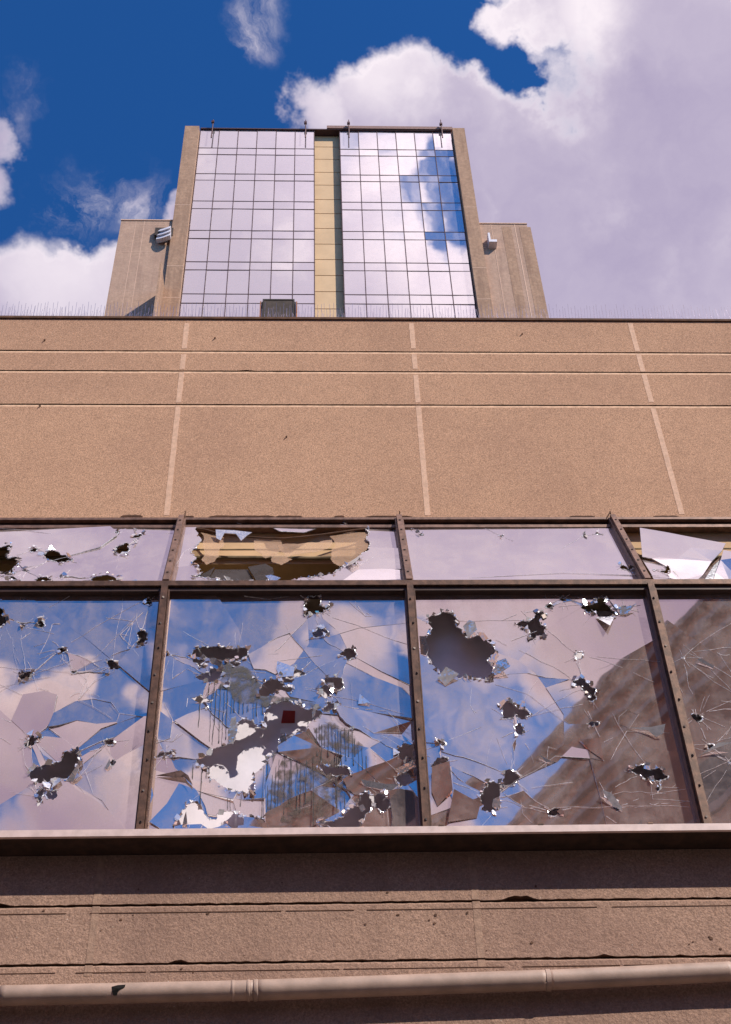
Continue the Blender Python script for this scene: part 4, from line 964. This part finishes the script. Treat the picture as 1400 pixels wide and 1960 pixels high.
# side wings, set back
YV = YT-PD+.22
for (pa_, pb_, pt_, side) in (((199, 608), (330, 608), (232, 422), 'L'), ((926, 608), (1044.5, 608), (1000, 429), 'R')):
    x0, x1, zz = at(*pa_, YV).x, at(*pb_, YV).x, at(*pt_, YV).z
    b_ = MB()
    if side == 'L':
        b_.box((x0, YV, 0), (x1, YV+11, zz), 0); xj = at(302, 608, YV).x
        b_.box((x0-.02, YV-.05, zz), (x1, YV+.3, zz+.08), 1)
        for zj_ in (430, 482, 556): z = at(280, zj_, YV).z; b_.box((x0+.01, YV-.006, z-.014), (x1, YV+.1, z+.014), 1)
        for px_ in (262, 245): xx = at(px_, 520, YV).x; b_.box((xx-.012, YV-.005, 20), (xx+.012, YV+.1, zz-.02), 1)
    else:
        b_.box((x0, YV, 0), (x1, YV+11, zz), 0); b_.box((x0, YV-.05, zz), (x1+.02, YV+.3, zz+.08), 1)
        # shallow upright bands standing in front
        for a, b in (((985, 440), (1000, 440)), ((1018, 440), (1030, 440))):
            pass
        for px_, w2_ in ((955, .03), (1002, .05)): xx = at(px_, 520, YV).x; b_.box((xx-w2_*.5, YV-.013, 20), (xx+w2_*.5, YV+.1, zz-.02), 1)
        for px_, w2_ in ((985, .28), (1022, .34)): xx = at(px_, 520, YV).x; b_.box((xx-w2_, YV-.010, 20), (xx+w2_, YV+.1, zz-.3), 2)
        for zj_ in (433, 474): z = at(990, zj_, YV).z; b_.box((x0, YV-.0065, z-.014), (x1+.01, YV+.1, z+.014), 1)
    b_.go('side_wing', [M['wing'], M['joint'], M['tower']], tow)
# louvre cowl on the left wing: three curved white blades
ve = MB(); a0 = at(296, 456, YV)
for i in range(3):
    lo = at(298+i*1.5, 460-i*7.5, YV-.35); hi = at(327, 457-i*7.0, YV-.35)
    n_ = 8; pts = []
    for k in range(n_+1):
        f_ = k/n_; pts.append(Vector((lo.x+(hi.x-lo.x)*f_, YV-.30-.35*math.sin(f_*1.4), lo.z+(hi.z-lo.z)*f_+.22*(1-f_)**2-.1*math.sin(f_*2.8))))
    for p, q in zip(pts, pts[1:]): ve.add([p, q, q+Vector((0, .1, .34)), p+Vector((0, .1, .34)), p+Vector((0, .3, 0)), q+Vector((0, .3, 0)), q+Vector((0, .35, .34)), p+Vector((0, .35, .34))], [(0,1,2,3),(4,7,6,5),(0,4,5,1),(3,2,6,7),(0,3,7,4),(1,5,6,2)])
ve.go('vent_cowl', M['vent'], tow)
fn_ = MB(); fx = at(306, 600, YV).x; zf = at(309, 556, YV).z; fn_.prism([(fx, YV, zf), (fx, YV-1.9, zf), (fx, YV-1.9, ztop-.4), (fx, YV, ztop-.4)], (.1, 0, 0)); fn_.go('shadow_fin', M['tower'], tow)  # fin added to cast the slanting shadow on the left wing
vb = MB(); c_ = at(312, 452, YV); vb.box((c_.x-.45, YV-.3, c_.z-.3), (c_.x+.6, YV+.05, c_.z+.45)); vb.go('vent_box', M['dark'], tow)
lb = MB(); a = at(934, 445, YV-.5); b = at(949, 462, YV-.5); b2 = at(939, 462, YV-.5)
lb.box((a.x, YV-.5, b.z), (b2.x+.05, YV, a.z)); lb.box((b2.x+.0505, YV-.5, b.z), (b.x+.1, YV, b.z+.22)); lb.go('corner_bracket', M['vent'], tow)

# ------------------------------------------------------------------ building across the street (seen in the glass)
def refl(px, py, H):                                     # where a roof point of height H stands to be mirrored at that place
    w = ray(px, py); p = EYE+w*((H-EYE.z)/w.z); return Vector((p.x, 2*YG-p.y, H))
HB = 30.0
r1, r2 = refl(930, 1580, HB), refl(1345, 1140, HB)
dr_ = (r2-r1).normalized(); far, near = r1-dr_*34, r2+dr_*.9
side = Vector((dr_.y*-1, dr_.x, 0)); side = side if side.x > 0 else -side
opp = thing('opposite_building', 'brown block with stepped cornice, mirrored in the right-hand broken windows', 'building', (near.x, near.y, 0))
b_ = MB(); A_, B_ = Vector((far.x, far.y, 0)), Vector((near.x, near.y, 0))
b_.add([A_, B_, B_+side*9, A_+side*9]+[v+Vector((0, 0, HB)) for v in (A_, B_, B_+side*9, A_+side*9)], [(0,3,2,1),(4,5,6,7),(0,1,5,4),(1,2,6,5),(2,3,7,6),(3,0,4,7)]); b_.go('wall', M['brown'], opp)
b_ = MB()
for i in range(5):
    z = HB-.25-i*.75; b_.bar(A_+Vector((0, 0, z)), B_+Vector((0, 0, z)), .22, .28-.02*i, -side)
b_.go('cornice', M['slab'], opp)
Lf = (B_-A_).length; nf = 7
for fl_i in range(nf):
    z = HB-6.2-fl_i*3.4; b_ = MB(); b_.bar(A_+Vector((0, 0, z-.5)), B_+Vector((0, 0, z-.5)), .3, .12, -side); b_.go('floor_band', M['slab'], opp)
    k = 8
    for i in range(k):
        f_ = Lf-3-i*5.2; c_ = A_+dr_*f_+Vector((0, 0, z+.2)); b_ = MB(); b_.bar(c_, c_+dr_*2.2, 1.7, .06, -side); b_.go('window', M['owin'], opp)

row = thing('sky_block_row', 'low brown terrace added across the street, unseen, to block low sky light', 'building', (-6, -22, 0))  # unseen row added to keep low sky light off the street wall
b_ = MB(); b_.box((-40, -34, 0), (7, -22, 9.2)); b_.go('wall', M['brown'], row)
b_ = MB(); b_.box((-40.2, -34.2, 9.21), (7.2, -21.7, 9.6)); b_.go('roof', M['slab'], row)
for i in range(11):
    for j in range(2):
        b_ = MB(); x = -38+i*4.1; b_.box((x, -22.0, 1.2+j*4), (x+1.6, -21.93, 3.4+j*4)); b_.go('window', M['owin'], row)

tall = thing('sky_block_left', 'tall brown block added down the street to the left, unseen, to cut sky light', 'building', (-40, -22, 0))  # unseen block added to lower the sky light in the shaded parts
b_ = MB(); b_.box((-75, -45, 0), (-24, -22, 42)); b_.go('wall', M['brown'], tall)
for i in range(12):
    b_ = MB(); b_.box((-75, -21.99, 3+i*3.3), (-24.1, -21.8, 3.35+i*3.3)); b_.go('floor_band', M['slab'], tall)
side_ = thing('sky_block_right', 'brown block added down the street to the right, unseen, to cut sky light', 'building', (45, -22, 0))  # unseen block added on the right, also to dim the sky light
b_ = MB(); b_.box((25, -45, 0), (80, -23, 20)); b_.go('wall', M['brown'], side_)
for i in range(5):
    b_ = MB(); b_.box((25.1, -22.99, 3.5+i*3.6), (80, -22.8, 3.85+i*3.6)); b_.go('floor_band', M['slab'], side_)
